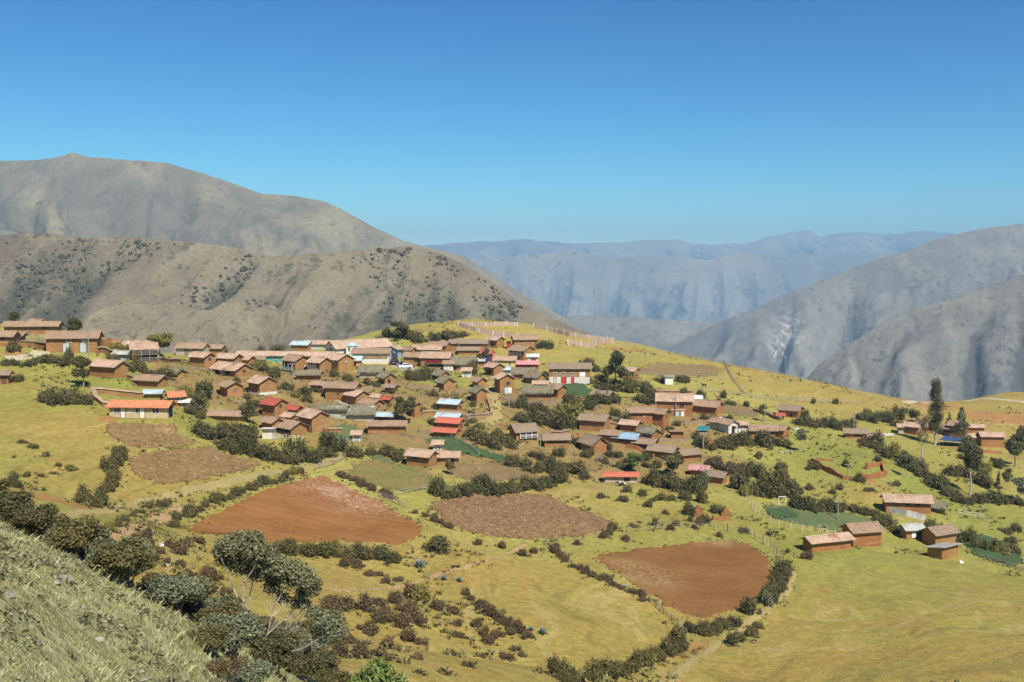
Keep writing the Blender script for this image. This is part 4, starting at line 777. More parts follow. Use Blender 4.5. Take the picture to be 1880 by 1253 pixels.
    # openings: (kind, side, along -1..1, bottom, width, height)
    for f in feats:
        kd, side, u_, zb, fw, fh = f[:6]; cols = f[6] if len(f) > 6 else None
        top = (H if side in 'FB' else H+rise*.55)-.12
        if zb+fh > top: q = top/(zb+fh); zb *= q; fh *= q
        fw = min(fw, (L if side in 'FB' else W)-.1); u_ = max(-1+fw/(L if side in 'FB' else W), min(1-fw/(L if side in 'FB' else W), u_))
        if side == 'F': org = Vector((u_*hl, -hw, zb)); nx = Vector((1, 0, 0)); nn_ = Vector((0, -1, 0))
        elif side == 'B': org = Vector((u_*hl, hw, zb)); nx = Vector((-1, 0, 0)); nn_ = Vector((0, 1, 0))
        elif side == 'R': org = Vector((hl, u_*hw, zb)); nx = Vector((0, 1, 0)); nn_ = Vector((1, 0, 0))
        else: org = Vector((-hl, u_*hw, zb)); nx = Vector((0, -1, 0)); nn_ = Vector((-1, 0, 0))
        up = Vector((0, 0, 1)); mt = Matrix((nx, -nn_, up)).transposed()
        def bx(mb, cx_, cz_, sx_, sz_, d0, d1): mb.box(org+nx*cx_+up*cz_+nn_*((d0+d1)/2), (sx_, abs(d1-d0), sz_), mt)
        if kd == 'door':
            d = MB(); bx(d, 0, fh/2, fw, fh, .0, .035); dd = d.build('door', M[cols or 'wood'], rt)
            fr = MB(); bx(fr, -fw/2-.05, fh/2, .1, fh, 0, .06); bx(fr, fw/2+.05, fh/2, .1, fh, 0, .06); bx(fr, 0, fh+.06, fw+.3, .12, 0, .065); fr.build('frame', M['dwood'], dd)
        elif kd == 'win':
            d = MB(); bx(d, 0, fh/2, fw, fh, .0, .025); dd = d.build('window', M[cols or 'dark'], rt)
            fr = MB(); bx(fr, -fw/2-.04, fh/2, .08, fh+.16, 0, .06); bx(fr, fw/2+.04, fh/2, .08, fh+.16, 0, .06); bx(fr, 0, fh+.04, fw, .08, 0, .06); bx(fr, 0, -.04, fw, .08, 0, .06); bx(fr, 0, fh/2, .05, fh, .025, .05)
            fr.build('frame', M[f[7] if len(f) > 7 else 'wood'], dd)
        elif kd == 'gap':
            d = MB(); bx(d, 0, fh/2, fw, fh, .0, .02); d.build('opening', M['dark'], rt)
        elif kd == 'band':
            d = MB(); bx(d, 0, fh/2, fw, fh, 0, .03); d.build('painted_band', M[cols], rt)
        elif kd == 'panel':
            d = MB(); bx(d, 0, fh/2, fw, fh, 0, .05); d.build('panel', M[cols or 'white'], rt)
        elif kd == 'porch':   # an open gallery under the eave: floor, posts, rail before a flat panel painted dark as shade
            dp = f[8] if len(f) > 8 else 1.0
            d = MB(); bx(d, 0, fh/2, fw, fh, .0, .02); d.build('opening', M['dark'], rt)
            n_ = max(3, int(fw/1.4)); fl = MB(); bx(fl, 0, 0, fw, .12, 0, dp); fl.build('gallery_floor', M['wood'], rt)
            for i in range(n_+1): 
                po = MB(); bx(po, -fw/2+fw*i/n_, fh/2, .11, fh, dp-.12, dp); po.build('post', M[cols or 'wood'], rt)
            rl = MB(); bx(rl, 0, .85, fw, .08, dp-.1, dp); bx(rl, 0, .5, fw, .05, dp-.08, dp-.02)
            for i in range(int(fw/.35)): bx(rl, -fw/2+.35*i+.17, .45, .05, .75, dp-.08, dp-.03)
            rl.build('railing', M[cols or 'wood'], rt)
    return rt
for h, spot in zip(HL, PLACED):
    kw = dict(h[10]) if len(h) > 10 else {}
    house(spot, *h[:9], feats=(h[9] if len(h) > 9 else ()), **kw)

# church tower
def tower():
    p = at(645, 657); k = p.y/FPX; rt = empty('church_tower', (p.x, p.y+2, p.z), R(8)); tag(rt, 'square white church tower with a pale blue pyramid roof', 'tower')
    w = 22*k; h = 21*k; m = MB(); m.box((0, 0, h/2-1), (w, w, h+2)); m.build('wall', M['white_plaster'], rt)
    m = MB(); e = w/2+.3; m.poly([(-e, -e, h), (e, -e, h), (e, e, h), (-e, e, h), (0, 0, h+8*k)], [(0,1,4), (1,2,4), (2,3,4), (3,0,4), (3,2,1,0)]); m.build('roof', M['B'], rt)
    for a in (-.25, .25):
        m = MB(); m.box((a*w, -w/2-.01, h*.72), (.5, .05, 1.2)); m.build('window', M['dark'], rt)
    m = MB(); m.box((0, -w/2-.25, h*.18), (w*1.1, .5, h*.36)); m.build('porch_base', M['green_plaster'], rt)
tower()
# ---------------------------------------------------------------- foliage
ORD = 'first second third fourth fifth sixth seventh eighth ninth tenth eleventh twelfth thirteenth fourteenth fifteenth sixteenth seventeenth eighteenth nineteenth twentieth twenty-first twenty-second twenty-third twenty-fourth twenty-fifth twenty-sixth twenty-seventh twenty-eighth twenty-ninth thirtieth thirty-first thirty-second thirty-third thirty-fourth thirty-fifth thirty-sixth thirty-seventh thirty-eighth thirty-ninth fortieth forty-first forty-second forty-third forty-fourth forty-fifth forty-sixth forty-seventh forty-eighth'.split()
def leaf_mat(name, dark, mid, light, var=.35):
    t = NT(name, .75, .2); a = t.attr('shade'); c = t.mix(t.lin(a, 0, .5), dark, mid); c = t.mix(t.lin(a, .5, 1), c, light)
    c = t.mix(t.lin(t.rnd(), 0, 1, 0, var), c, t.mix(1.0, c, (1.35, 1.05, .75), 'MULTIPLY')); return t.color(c)
LEAF = {'dark': leaf_mat('dark_leaves', (0.046, 0.049, 0.020), (0.072, 0.072, 0.027), (0.158, 0.147, 0.060)),
 'olive': leaf_mat('olive_leaves', (0.067, 0.061, 0.023), (0.095, 0.087, 0.033), (0.198, 0.171, 0.074)),
 'brown': leaf_mat('brown_twigs', (0.050, 0.036, 0.019), (0.104, 0.076, 0.038), (0.200, 0.150, 0.080)),
 'bright': leaf_mat('bright_leaves', (.045, .075, .022), (.105, .155, .042), (.21, .27, .095)),
 'grey': leaf_mat('grey_leaves', (.054, .062, .030), (.128, .140, .074), (.275, .288, .172)),
 'yellow': leaf_mat('yellow_leaves', (.080, .076, .018), (.175, .160, .036), (.28, .255, .075))}
M['bark'] = plain('grey_bark', (.36, .32, .26), var=.4); M['dbark'] = plain('dark_bark', (.12, .09, .06), var=.4)
def leaves(rs, lobes, n, size, aspect=1.5, up=.25, shell=.45, tip='diamond', vdir=None):
    """leaf cards spread through the given ellipsoids (x,y,z,rx,ry,rz)"""
    lob = np.array(lobes, float); vol = (lob[:, 3]*lob[:, 4]*lob[:, 5])**.66; k = rs.choice(len(lob), n, p=vol/vol.sum())
    d = rs.normal(size=(n, 3)); d /= np.linalg.norm(d, axis=1)[:, None]; r = shell+(1-shell)*rs.random(n)**.6
    r *= 1+.16*rs.normal(size=n)*.6
    P = lob[k, :3] + d*r[:, None]*lob[k, 3:6]
    nor = d + rs.normal(size=(n, 3))*.75 + np.array([0, 0, up]); nor /= np.linalg.norm(nor, axis=1)[:, None]
    t = rs.normal(size=(n, 3)) if vdir is None else (rs.normal(size=(n, 3))*.45+np.array(vdir)+d*.5)
    t -= (t*nor).sum(1)[:, None]*nor; t /= np.linalg.norm(t, axis=1)[:, None]+1e-9; b = np.cross(nor, t)
    s = size*(.6+.8*rs.random(n))[:, None]
    V = np.stack([P-t*s*aspect*.5, P-b*s*.5+nor*s*.1, P+t*s*aspect*.5, P+b*s*.5+nor*s*.1], 1)
    clump = .5+.5*np.sin(P[:, 0]*9/(lob[:, 3].max())+k*2.1)*np.sin(P[:, 1]*8/(lob[:, 3].max())+k)
    sh = np.clip(.28*clump+.72*rs.random(n), 0, 1)
    return V.reshape(-1, 3), np.repeat(sh, 4)
def leaf_mesh(name, V, sh):
    me = mesh_np(name, V, np.arange(len(V)).reshape(-1, 4)); attr(me, 'shade', sh); return me
def shrub_proto(seed, kind, n=1500, size=.050):
    rs = np.random.RandomState(seed); lobes = [(.08*rs.normal(), .08*rs.normal(), .27, .25, .25, .27)]
    for i in range(rs.randint(4, 11)):
        a = rs.random()*6.283; q = .16+.30*rs.random(); r = .08+.15*rs.random(); lobes.append((q*math.cos(a), q*math.sin(a), r*.8+rs.random()*.36*(1-q), r, r, r*(.8+.5*rs.random())))
    V, sh = leaves(rs, lobes, n, size, 1.5, shell=.5)
    # loose outer sprigs break the outline
    V2, s2 = leaves(rs, [(x, y, z+.02, a*1.4, b*1.4, c*1.45) for x, y, z, a, b, c in lobes[1:]], n//3, size*.8, 2.6, shell=.8, vdir=(0, 0, .8))
    V = np.concatenate([V, V2]); V[:, 2] = np.maximum(V[:, 2], -.02)
    return leaf_mesh('bush', V, np.concatenate([sh, s2]))
PROTO = {k: [shrub_proto(100+i*7+len(k)*31, k) for i in range(8)] for k in ('dark', 'olive', 'brown', 'bright', 'grey', 'yellow')}
SPARSE = [shrub_proto(900+i, 'brown', 800, .055) for i in range(3)]
for k, L_ in PROTO.items():
    for me in L_: me.materials.append(LEAF[k])
for me in SPARSE: me.materials.append(LEAF['brown'])
NB = [0]
brng = random.Random(77)
def put_bush(px, py, wpx, hr, kind, label, group=None, sparse=False, p=None):
    p = p or at(px, py); w = wpx*p.y/FPX; me = brng.choice(SPARSE if sparse else PROTO[kind])
    nm, ct = ('brown_scrub', 'scrub') if kind == 'brown' else ('hedge_shrub', 'hedge shrub') if label and ('hedge' in label or 'fence' in label) else ('small_shrub', 'shrub') if 'small' in label or 'low bush' in label or 'olive' in label else ('bush', 'bush')
    o = obj(nm, me); NB[0] += 1
    o.location = (p.x, p.y+w*.25, p.z-.06*w); o.rotation_euler = (brng.uniform(-.16, .16), brng.uniform(-.16, .16), brng.uniform(0, 6.28)); h = w*hr*1.15
    o.scale = (w*brng.uniform(.92, 1.14), w*brng.uniform(.85, 1.1), h*brng.uniform(.75, 1.2)*1.22)
    return tag(o, label, ct, group)
def row(look, where, pts, n, wr, hr, kind, jit=4, alt=None, sparse=False):
    P = np.array(pts, float); seg = np.hypot(*(P[1:]-P[:-1]).T) if len(P) > 1 else np.array([0.]); cum = np.concatenate([[0], np.cumsum(seg)])
    sp = []
    for i in range(n):
        s = cum[-1]*(i+.5)/n; sp.append((np.interp(s, cum, P[:, 0])+brng.uniform(-jit, jit), np.interp(s, cum, P[:, 1])+brng.uniform(-jit, jit)*.7))
    sp.sort()
    for i, (x, y) in enumerate(sp):
        u = brng.random(); k = kind if kind == 'brown' else 'olive' if u < .3 else 'dark' if u < .5 else 'yellow' if u < .54 else kind
        put_bush(x, y, brng.uniform(*wr)*brng.choice((.8, .95, 1.0, 1.1)), hr*brng.uniform(.75, 1.2), k, f'{look}, {ORD[i]} from the left {where}', 'bushes '+where, sparse)
ROWS = [
('small green bush','among the yards between school and stone path',[(470,700),(500,700),(530,720),(560,730),(600,712),(615,690),(650,700)],9,(14,24),.8,'olive'),
('small bush','among the yards left of the red roofed houses',[(430,700),(440,715),(455,735),(470,745),(440,760),(480,742)],8,(16,26),.8,'olive'),
('small bush','on the terraces between blue roofs and lane',[(770,745),(785,760),(850,740),(870,750),(860,790),(885,785),(780,780)],9,(14,24),.8,'olive'),
('small bush','in the gardens round the brick red houses',[(1130,760),(1150,790),(1205,800),(1230,795),(1255,785),(1275,775),(1310,770),(1345,770)],11,(16,26),.85,'dark'),
('small bush','below the long thatched house on the terrace',[(920,740),(945,750),(985,755),(1010,762),(1040,758),(1070,765)],9,(18,28),.85,'olive'),
('small bush','behind the big brick red house',[(1190,712),(1210,740),(1290,730),(1320,742),(1350,748),(1380,745)],8,(16,26),.85,'olive'),
('small bush','under the long school roof',[(380,660),(405,690),(440,685),(455,675),(470,678),(490,672)],7,(14,24),.8,'olive'),
('small bush','around the two storey house and its meadow',[(985,690),(1000,690),(1090,700),(1110,690),(1060,672),(1100,668)],7,(14,24),.85,'olive'),
('small bush','in the gardens below the row of low roofs',[(1120,840),(1150,850),(1180,845),(1210,860),(1130,860),(1095,850)],8,(18,28),.85,'dark'),
('dense dark green bush','in the thick hedge below the white box',[(425,836),(470,842),(520,850),(560,852),(600,842),(618,822)],13,(36,48),.95,'dark'),
('rounded dark bush','in the big thicket by the sunken tiled roof',[(366,800),(400,808),(430,808),(455,806),(400,830)],7,(46,60),.9,'dark'),
('dark olive bush','in the thicket on the left meadow',[(66,738),(95,744),(125,746),(152,742)],6,(36,46),.95,'olive'),
('brown green bush','in the column beside the clodded fields',[(212,822),(226,850),(196,872),(205,900),(186,906)],7,(26,34),1.0,'olive'),
('round dark bush','on the red bank above the farm track',[(142,926),(165,930),(187,928)],4,(30,38),.9,'olive'),
('olive bush',"in the hedge on the orange field's upper edge",[(318,975),(330,955),(350,948),(372,938),(395,925),(420,915),(445,905),(470,897),(490,890),(510,883),(535,874),(556,868)],19,(20,32),.85,'olive'),
('dark green bush',"along the orange field's lower edge",[(510,1016),(545,1018),(600,1022),(640,1026),(670,1024),(705,1030),(728,1036)],10,(38,54),.72,'dark'),
('small brown bush','on the fence between orange and straw fields',[(620,872),(650,887),(680,900),(705,911),(728,920)],9,(16,24),.7,'brown'),
('dark green bush','in the hedge above the straw covered field',[(795,908),(830,917),(855,914),(880,906),(905,910),(940,905),(965,900),(990,902),(1015,890),(1042,880)],15,(32,44),.85,'dark'),
('small brown bush',"at the straw covered field's left corner",[(758,945),(775,950),(800,962),(825,975)],5,(14,20),.8,'brown'),
('olive brown bush','on the fence left of the smooth brown field',[(1010,1010),(1035,1032),(1060,1047),(1085,1056),(1110,1064),(1135,1079),(1165,1092),(1190,1106)],14,(18,26),.7,'brown'),
('tall olive bush','on the curved hedge beside the smooth field',[(1434,1045),(1438,1062),(1432,1082),(1424,1098),(1408,1110)],7,(28,36),1.1,'olive'),
('brown olive bush',"at the smooth brown field's bottom corner",[(1268,1160),(1300,1168),(1325,1160),(1352,1146)],7,(24,32),.9,'olive'),
('dark bush','on the track outside the curved hedge',[(1342,1186),(1362,1178),(1380,1168),(1398,1152)],5,(20,30),.9,'olive'),
('brown green bush','in the bottom hedge below the pasture',[(1015,1242),(1045,1256),(1080,1252),(1110,1248),(1140,1242),(1165,1230),(1190,1220),(1215,1214),(1238,1202),(1258,1192)],20,(32,44),.95,'olive'),
('brown bush',"on the pasture's left edge",[(853,1095),(870,1105),(890,1118),(905,1137),(930,1147),(955,1162),(972,1176)],12,(22,32),.9,'brown'),
('green bush','in the dense hedge behind the red tin house',[(1186,888),(1210,895),(1235,900),(1260,904),(1290,906)],7,(38,46),.85,'dark'),
('dark green bush','before the dense hedge by the red tin house',[(1140,905),(1170,912),(1200,920),(1245,918),(1300,925)],6,(22,30),.85,'olive'),
('dark rounded bush','in the clump below the pink roofed house',[(1350,900),(1372,908),(1395,912),(1420,915),(1445,912),(1470,918)],8,(36,48),.95,'olive'),
('tall dark bush','behind the clump below the pink roofed house',[(1385,878),(1400,882),(1425,888),(1445,892)],4,(36,44),1.0,'dark'),
('rusty brown bush','on the slope right of the row houses',[(1298,852),(1318,862),(1340,868),(1365,876)],7,(30,38),.8,'brown'),
('dark green bush','in the hedge beside the fenced crop plot',[(1466,936),(1490,940),(1515,942),(1545,942)],7,(34,42),.95,'dark'),
('dark bush','in the hedge under the metal sheet fence',[(1562,940),(1585,946),(1605,954),(1622,964),(1645,982),(1680,990),(1708,982),(1735,982)],11,(26,36),.7,'olive'),
('dark bush','in the diagonal hedge down the right hollow',[(1580,815),(1610,826),(1640,845),(1665,856),(1690,872),(1705,886),(1725,900),(1745,915),(1765,926)],17,(28,42),.9,'olive'),
('dark bush','in the hedge across the right hollow floor',[(1772,926),(1800,926),(1830,926),(1860,926),(1885,928)],7,(28,36),.75,'dark'),
('olive bush','in the thicket above the open fronted house',[(955,776),(985,780),(1010,786),(1040,790),(1055,776)],9,(36,46),.85,'olive'),
('olive bush','in the thicket left of the open fronted house',[(862,800),(880,815),(900,822),(928,810),(940,830)],8,(28,38),.9,'olive'),
('dark olive bush','on the slope below the two storey house',[(1040,742),(1058,750),(1078,752),(1095,742),(1130,738)],7,(34,44),.85,'dark'),
('dark bush','below the tall tree by the small pink house',[(1095,712),(1120,716),(1145,718),(1165,720),(1188,720)],7,(30,40),.85,'olive'),
('grey olive bush','above the agave by the brick house',[(1172,736),(1190,742),(1203,737)],4,(24,32),.9,'olive'),
('dark bush','beside the white fronted house',[(1272,800),(1290,822),(1312,826),(1330,828),(1366,818),(1388,824)],7,(28,38),.9,'dark'),
('round bush','in front of the brick red pair of houses',[(1392,818),(1412,822),(1436,822)],3,(36,44),.8,'olive'),
('round bush','along the lane below the lone gabled house',[(1466,778),(1490,784),(1515,788),(1540,788),(1560,786)],8,(26,36),.85,'olive'),
('olive bush','on the grassy knoll at the road bend',[(1575,775),(1590,762),(1605,778),(1625,772),(1645,786),(1660,766),(1668,756)],9,(20,30),.9,'olive'),
('dark bush','in the yard below the white car',[(742,696),(762,700),(785,698),(808,692)],6,(28,34),.9,'dark'),
('dark bush','on the hillock behind the tiled houses',[(700,640),(712,622),(735,618),(755,625),(780,632),(795,628),(822,620),(850,622)],11,(24,34),.75,'olive'),
('bush','in the yards below the balcony house',[(195,668),(235,684),(262,688),(285,692),(306,694)],7,(26,34),.8,'olive'),
('round bush','along the pale road at the left',[(4,672),(20,670),(50,672),(72,668),(92,662),(104,672),(118,672),(132,670)],9,(22,30),.95,'olive'),
('olive bush','between the cream house and the thicket',[(340,722),(335,742),(350,757),(362,772),(372,732),(336,766)],8,(28,36),.9,'olive'),
('dark bush','on the slope under the maize patch',[(652,826),(640,842),(690,836),(722,842),(742,850)],7,(24,34),.85,'olive'),
('dark bush','at the shadowy left border',[(4,880),(15,902),(30,882),(20,942),(45,932),(8,956)],7,(26,36),.9,'olive'),
('low bush','beside the reddish track',[(158,977),(178,982),(202,977),(220,967),(228,950),(280,932),(300,927),(314,932)],10,(18,26),.75,'olive'),
('brown bush','around the white plastic sheet',[(240,1000),(270,992),(290,1017),(312,1008),(328,1016),(346,1002),(372,996)],8,(22,36),.85,'brown'),
('brown bush','in the red gully left of the grey tree',[(230,1027),(260,1022),(337,1042),(352,1066),(372,1086),(396,1052),(402,1092),(418,1086)],9,(20,32),.9,'brown'),
('dark bush','on the right hollow meadow',[(1740,866),(1762,886),(1785,842),(1762,832),(1795,822),(1802,906),(1805,870),(1828,862),(1852,854)],11,(26,36),.95,'olive'),
('dark bush','along the green rows at lower right',[(1772,992),(1792,1006),(1812,1012),(1838,1017),(1862,1022),(1852,976),(1878,976)],9,(28,38),.85,'dark'),
('small bush','on the rough grass below the red tin house',[(1085,906),(1110,914),(1130,920),(1180,928),(1215,940),(1262,958),(1300,962),(1100,975),(1140,985)],11,(13,22),.85,'olive'),
('small bush','around the ruined adobe enclosure',[(1470,862),(1548,862),(1570,850),(1582,888),(1590,860),(1608,842),(1650,900),(1480,900),(1560,915)],9,(16,26),.9,'olive'),
('small bush','on the left meadow above the bank',[(25,815),(50,812),(110,860),(130,866),(142,858),(95,872),(60,880),(35,872)],9,(12,22),.7,'olive'),
('small dry bush','on the open ground below the orange field',[(690,1070),(710,1075),(655,1040),(640,1050),(735,1068),(615,1040),(690,1045),(720,1082)],8,(16,26),.7,'brown'),
('small bush',"below the straw covered field",[(855,1005),(870,1002),(890,1000),(965,1022),(955,1018),(985,1018),(1118,988),(1170,995)],8,(14,28),.85,'brown'),
('small bush','on the wire fence above the smooth field',[(1210,978),(1290,972),(1310,985),(1395,980),(1408,985),(1465,1030)],6,(12,24),1.0,'brown'),
('low bush','among the thatched huts in the middle',[(655,702),(672,706),(640,700),(728,722),(760,735),(790,730),(840,735),(880,772)],8,(16,26),.8,'olive'),
('dark bush','on the yard slope below the porch house',[(470,690),(490,680),(505,715),(520,712),(555,735),(570,740),(545,720)],7,(20,32),.8,'olive'),
('bush','beside the arched earthen hut',[(1065,838),(1118,842),(1056,815),(1030,835),(1010,850),(990,842),(970,838),(1060,870)],9,(20,32),.85,'olive'),
('thick bush','between the open fronted house and the field',[(935,865),(955,858),(975,872),(1000,862),(1020,872),(1045,866),(1062,882),(1075,878)],9,(28,40),.85,'olive'),
('bush','behind the school and tin roofed hall',[(330,640),(395,642),(415,640),(440,636),(500,632),(520,634)],6,(22,32),.8,'olive'),
]
for r_ in ROWS: row(*r_)
SCRUB = [(598,1118,46),(632,1122,50),(668,1124,44),(610,1140,40),(690,1112,36),(725,1110,34),(762,1104,44),(745,1128,40),(700,1148,44),(735,1152,46),(772,1150,36),(672,1165,38),(640,1182,34),(744,1178,36),(712,1192,40),(770,1184,30),(620,1205,44),(655,1208,38),(690,1205,28),(800,1120,30),(828,1128,26),(838,1148,24),(872,1150,26),(842,1172,24),(890,1168,28),(912,1172,30),(938,1168,26),(900,1184,28),(945,1196,20),(930,1212,26),(958,1206,16),(770,1212,18),(835,1205,16),(885,1208,14),(822,1240,16),(770,1238,14),(720,1215,18),(860,1225,14)]
SCRUB.sort()
for i, (x, y, w) in enumerate(SCRUB): put_bush(x, y, w, brng.uniform(.6, .85), 'brown', f'brown scrub bush, {ORD[i]} from the left on the dry centre bank', 'brown scrub on the dry centre bank', w < 22)
for a in [(800,1014,66,.72,'dark','big round green bush at the right tip of the orange field'),(1380,1132,46,.8,'dark','near black round bush at the bottom of the curved hedge'),(1413,1113,30,1.0,'grey','blue green bush right of the near black round bush'),
 (766,1108,50,.6,'yellow','yellowish green bush topping the dry centre bank'),(1222,704,36,.6,'dark','round bush left behind the white box hut'),(1258,704,32,.75,'dark','round bush right of the white box hut'),(1330,732,16,1.1,'dark','small round bush on the rail fence above the bare plot'),
 (1222,727,34,.4,'olive','long low bush before the coped adobe wall'),(866,690,28,1.5,'olive','tall loose bush behind the white outhouse'),(1435,863,28,.7,'olive','single round bush on the pasture right of the rusty slope'),(1393,842,22,.7,'olive','single bush on the pasture left of the adobe brick rows'),
 (26,648,28,1.2,'olive','ragged bush on the red bank at the left end of the road'),(30,702,26,.7,'dark','dark low bush beside the outbuilding at the left border'),(215,645,36,.6,'yellow','yellow green bush mound behind the coped garden wall'),
 (1118,828,20,.9,'brown','purple brown bush beside the arched hut'),(1480,1028,18,1.2,'brown','small upright bush before the long barn'),(1268,948,32,.8,'dark','round dark bush left of the ruined gable'),(1318,945,30,.7,'dark','dark bush growing inside the ruined gable walls'),(1298,962,26,.7,'brown','brown bush between the two ruined gables'),
 (1480,770,20,1.0,'olive','bush below the gate on the yellow hill fence'),(1495,742,10,1.6,'olive','upright bush on the fence line of the yellow hill'),(1534,742,14,1.3,'olive','small tree like bush on the fence near the road bend'),(465,1060,40,.9,'brown','twiggy brown bush behind the grey tree'),
 (1250,728,20,.9,'olive','bush at the right end of the coped adobe wall'),(1000,642,34,.8,'dark','dark bush beside the blank adobe house under the enclosure')]:
    put_bush(*a)

# ---------------------------------------------------------------- trees
def tree(name, px, py, hpx, wpx, kind, label, form='round', n=1500, bark='dbark', lean=0.0, clear=.3, dmin=0):
    p = at(px, py, dmin); k = p.y/FPX; h = hpx*k; w = wpx*k; rs = np.random.RandomState(int(px*3+py)); rt = empty(name, p); tag(rt, label, 'tree')
    rad = max(.08, h*.018); tr = MB(); top = .92 if form in ('column', 'cone') else .7
    pts = [(lean*h*q*q+.03*h*math.sin(q*5), .02*h*math.sin(q*4), h*q*top-.3) for q in np.linspace(0, 1, 6)]; tr.tube(pts, [rad*(1.2-q) for q in np.linspace(0, 1, 6)])
    lobes = []
    if form == 'column':
        for q in np.linspace(clear, 1, 13):
            for _ in range(3): lobes.append((rs.normal()*w*.13+lean*h*q*q, rs.normal()*w*.17, h*q-.04*h, w*.34*(1.15-.5*q)*(.75+.5*rs.random()), w*.32*(1.1-.5*q), h*.075))
    elif form == 'cone':
        for q in np.linspace(clear, .97, 9):
            r = w*.5*(1.06-q)/(1.06-clear)
            for j in range(4): a = rs.random()*6.28; lobes.append((r*.55*math.cos(a), r*.55*math.sin(a), h*q, r*.5+.1, r*.5+.1, h*.06))
    else:
        for j in range(9):
            a = rs.random()*6.28; q = rs.random()**.6*.36; z = clear+(1-clear)*(.2+.65*rs.random()); f = 1-.5*abs(z-.6); lobes.append((w*q*math.cos(a)*f+lean*h*z, w*q*math.sin(a)*f, h*z, w*.2*(.8+.5*rs.random()), w*.2, h*.12*(.8+.6*rs.random())))
    for l in lobes[::2]:
        z0 = max(.15*h, l[2]-.18*h); i = z0/h/top; tr.bar((lean*h*i*i, 0, z0), (l[0], l[1], l[2]), rad*.4, rad*.15, 4)
    tr.build('trunk', M[bark], rt)
    V, sh = leaves(rs, lobes, int(n*1.5), max(.18, w*.045), 1.5, shell=.25); obj('crown', leaf_mesh('crown', V, sh), LEAF[kind], rt); return rt
for a in [
('poplar_tree',1716,818,122,30,'olive','tall columnar tree rising above the road on the brown hill','column',6500,'bark'),
('slim_tree',1764,812,66,36,'olive','narrow pointed tree in front of the brown hill mound','cone',1500,'bark'),
('slim_tree',1742,800,42,24,'olive','short slim tree between the poplar like tree and the pointed tree','cone',900,'bark'),
('slim_tree',1780,910,104,48,'dark','tall thin stemmed tree with a high crown over the right hollow','round',1700,'bark'),
('slim_tree',1691,846,86,26,'olive','bare stemmed tree with a small crown left of the hollow','round',800,'bark'),
('small_tree',1664,878,44,28,'dark','lone small tree on a bare stem above the diagonal hedge','round',800,'bark'),
('slim_tree',1832,908,44,14,'dark','young pointed tree on the hollow meadow','cone',500,'bark'),
('leafy_tree',1862,858,62,52,'dark','dense dark tree beside the red walled barn','round',2000),
('leafy_tree',1880,830,50,40,'olive','dark tree cut by the right border','round',1400),
('leafy_tree',1870,925,50,44,'grey','silvery blossoming tree at the right border','round',1400,'bark'),
('tall_tree',1130,720,76,48,'dark','tall dark two lobed tree beside the small pink roofed house','round',2400),
('leafy_tree',738,775,50,52,'dark','big dark tree in front of the tower like adobe house','round',2400),
('leafy_tree',457,775,46,38,'dark','dark spiky tree beside the big thicket','cone',1700),
('leafy_tree',152,712,58,46,'dark','dark forked tree on the grass left of the slope house','round',2200,'bark'),
('round_tree',292,654,46,50,'yellow','yellow green round tree right of the balcony house','round',2200),
('leafy_tree',136,624,42,38,'dark','dark tree on the skyline behind the tall two door house','round',1600),
('leafy_tree',30,598,26,30,'dark','dark tree on the skyline at the upper left','round',1200),
('small_tree',1472,832,46,28,'grey','small grey tree with a pale stem on the sloping pasture','round',1100,'bark'),
('leafy_tree',1172,872,44,40,'bright','bright green tree behind the red tin house','round',2000),
('leafy_tree',1236,876,44,52,'olive','grey purple tree left of the pink roofed house','round',2000),
('leafy_tree',886,672,34,30,'dark','dark tree behind the red tower house','round',1300),
('small_tree',826,872,32,20,'olive','small tree just right of the joined adobe houses','round',800),
('leafy_tree',735,626,36,40,'dark','dark tree on the bushy hillock behind the church','round',1600),
('small_tree',1400,775,34,22,'olive','small tree beside the lane under the bare brown plot','round',800),
('small_tree',1848,900,40,26,'dark','small dark tree right of the young pointed tree','round',900,'bark'),
('leafy_tree',1682,788,40,30,'olive','tree before the orange gabled house near the road','round',1200),
]: tree(*a)

# agaves: rosettes of stiff grey blue leaves
ta = NT('agave_leaf', .6, .3); M['agave'] = ta.color(ta.mix(ta.rnd(), (.16, .22, .20), (.22, .27, .22)))
def agave(px, py, wpx, label):
    p = at(px, py); w = wpx*p.y/FPX; rs = random.Random(int(px)); m = MB()
    for i in range(34):
        a = i*2.4; el = .25+1.15*(i/34); L = w*.62*rs.uniform(.8, 1.1); d = Vector((math.cos(a)*math.cos(el), math.sin(a)*math.cos(el), math.sin(el))); sd = Vector((-math.sin(a), math.cos(a), 0)); b = w*.07
        m.poly([d*L*.08-sd*b*.7, d*L*.5-sd*b+Vector((0, 0, .02)), d*L, d*L*.5+sd*b+Vector((0, 0, .02)), d*L*.08+sd*b*.7, d*L*.5-Vector((0, 0, .03))], [(0,1,5), (1,2,5), (2,3,5), (3,4,5), (4,0,5)])
    o = m.build('agave_plant', M['agave']); o.location = (p.x, p.y, p.z); tag(o, label, 'agave')
for a in [(996,1164,24,'blue grey agave at the right foot of the scrub bank'),(975,1158,16,'small pale agave left of the larger blue grey one'),(770,1042,30,'grey green agave above the footpath fork'),(815,1065,18,'left agave beside the footpath'),(843,1068,18,'right agave beside the footpath'),(1140,778,24,'large blue agave left of the joined brick houses'),(1053,815,16,'dark agave right of the low weathered roof'),(1300,875,10,'small pale agave by the brown gable')]: agave(*a)

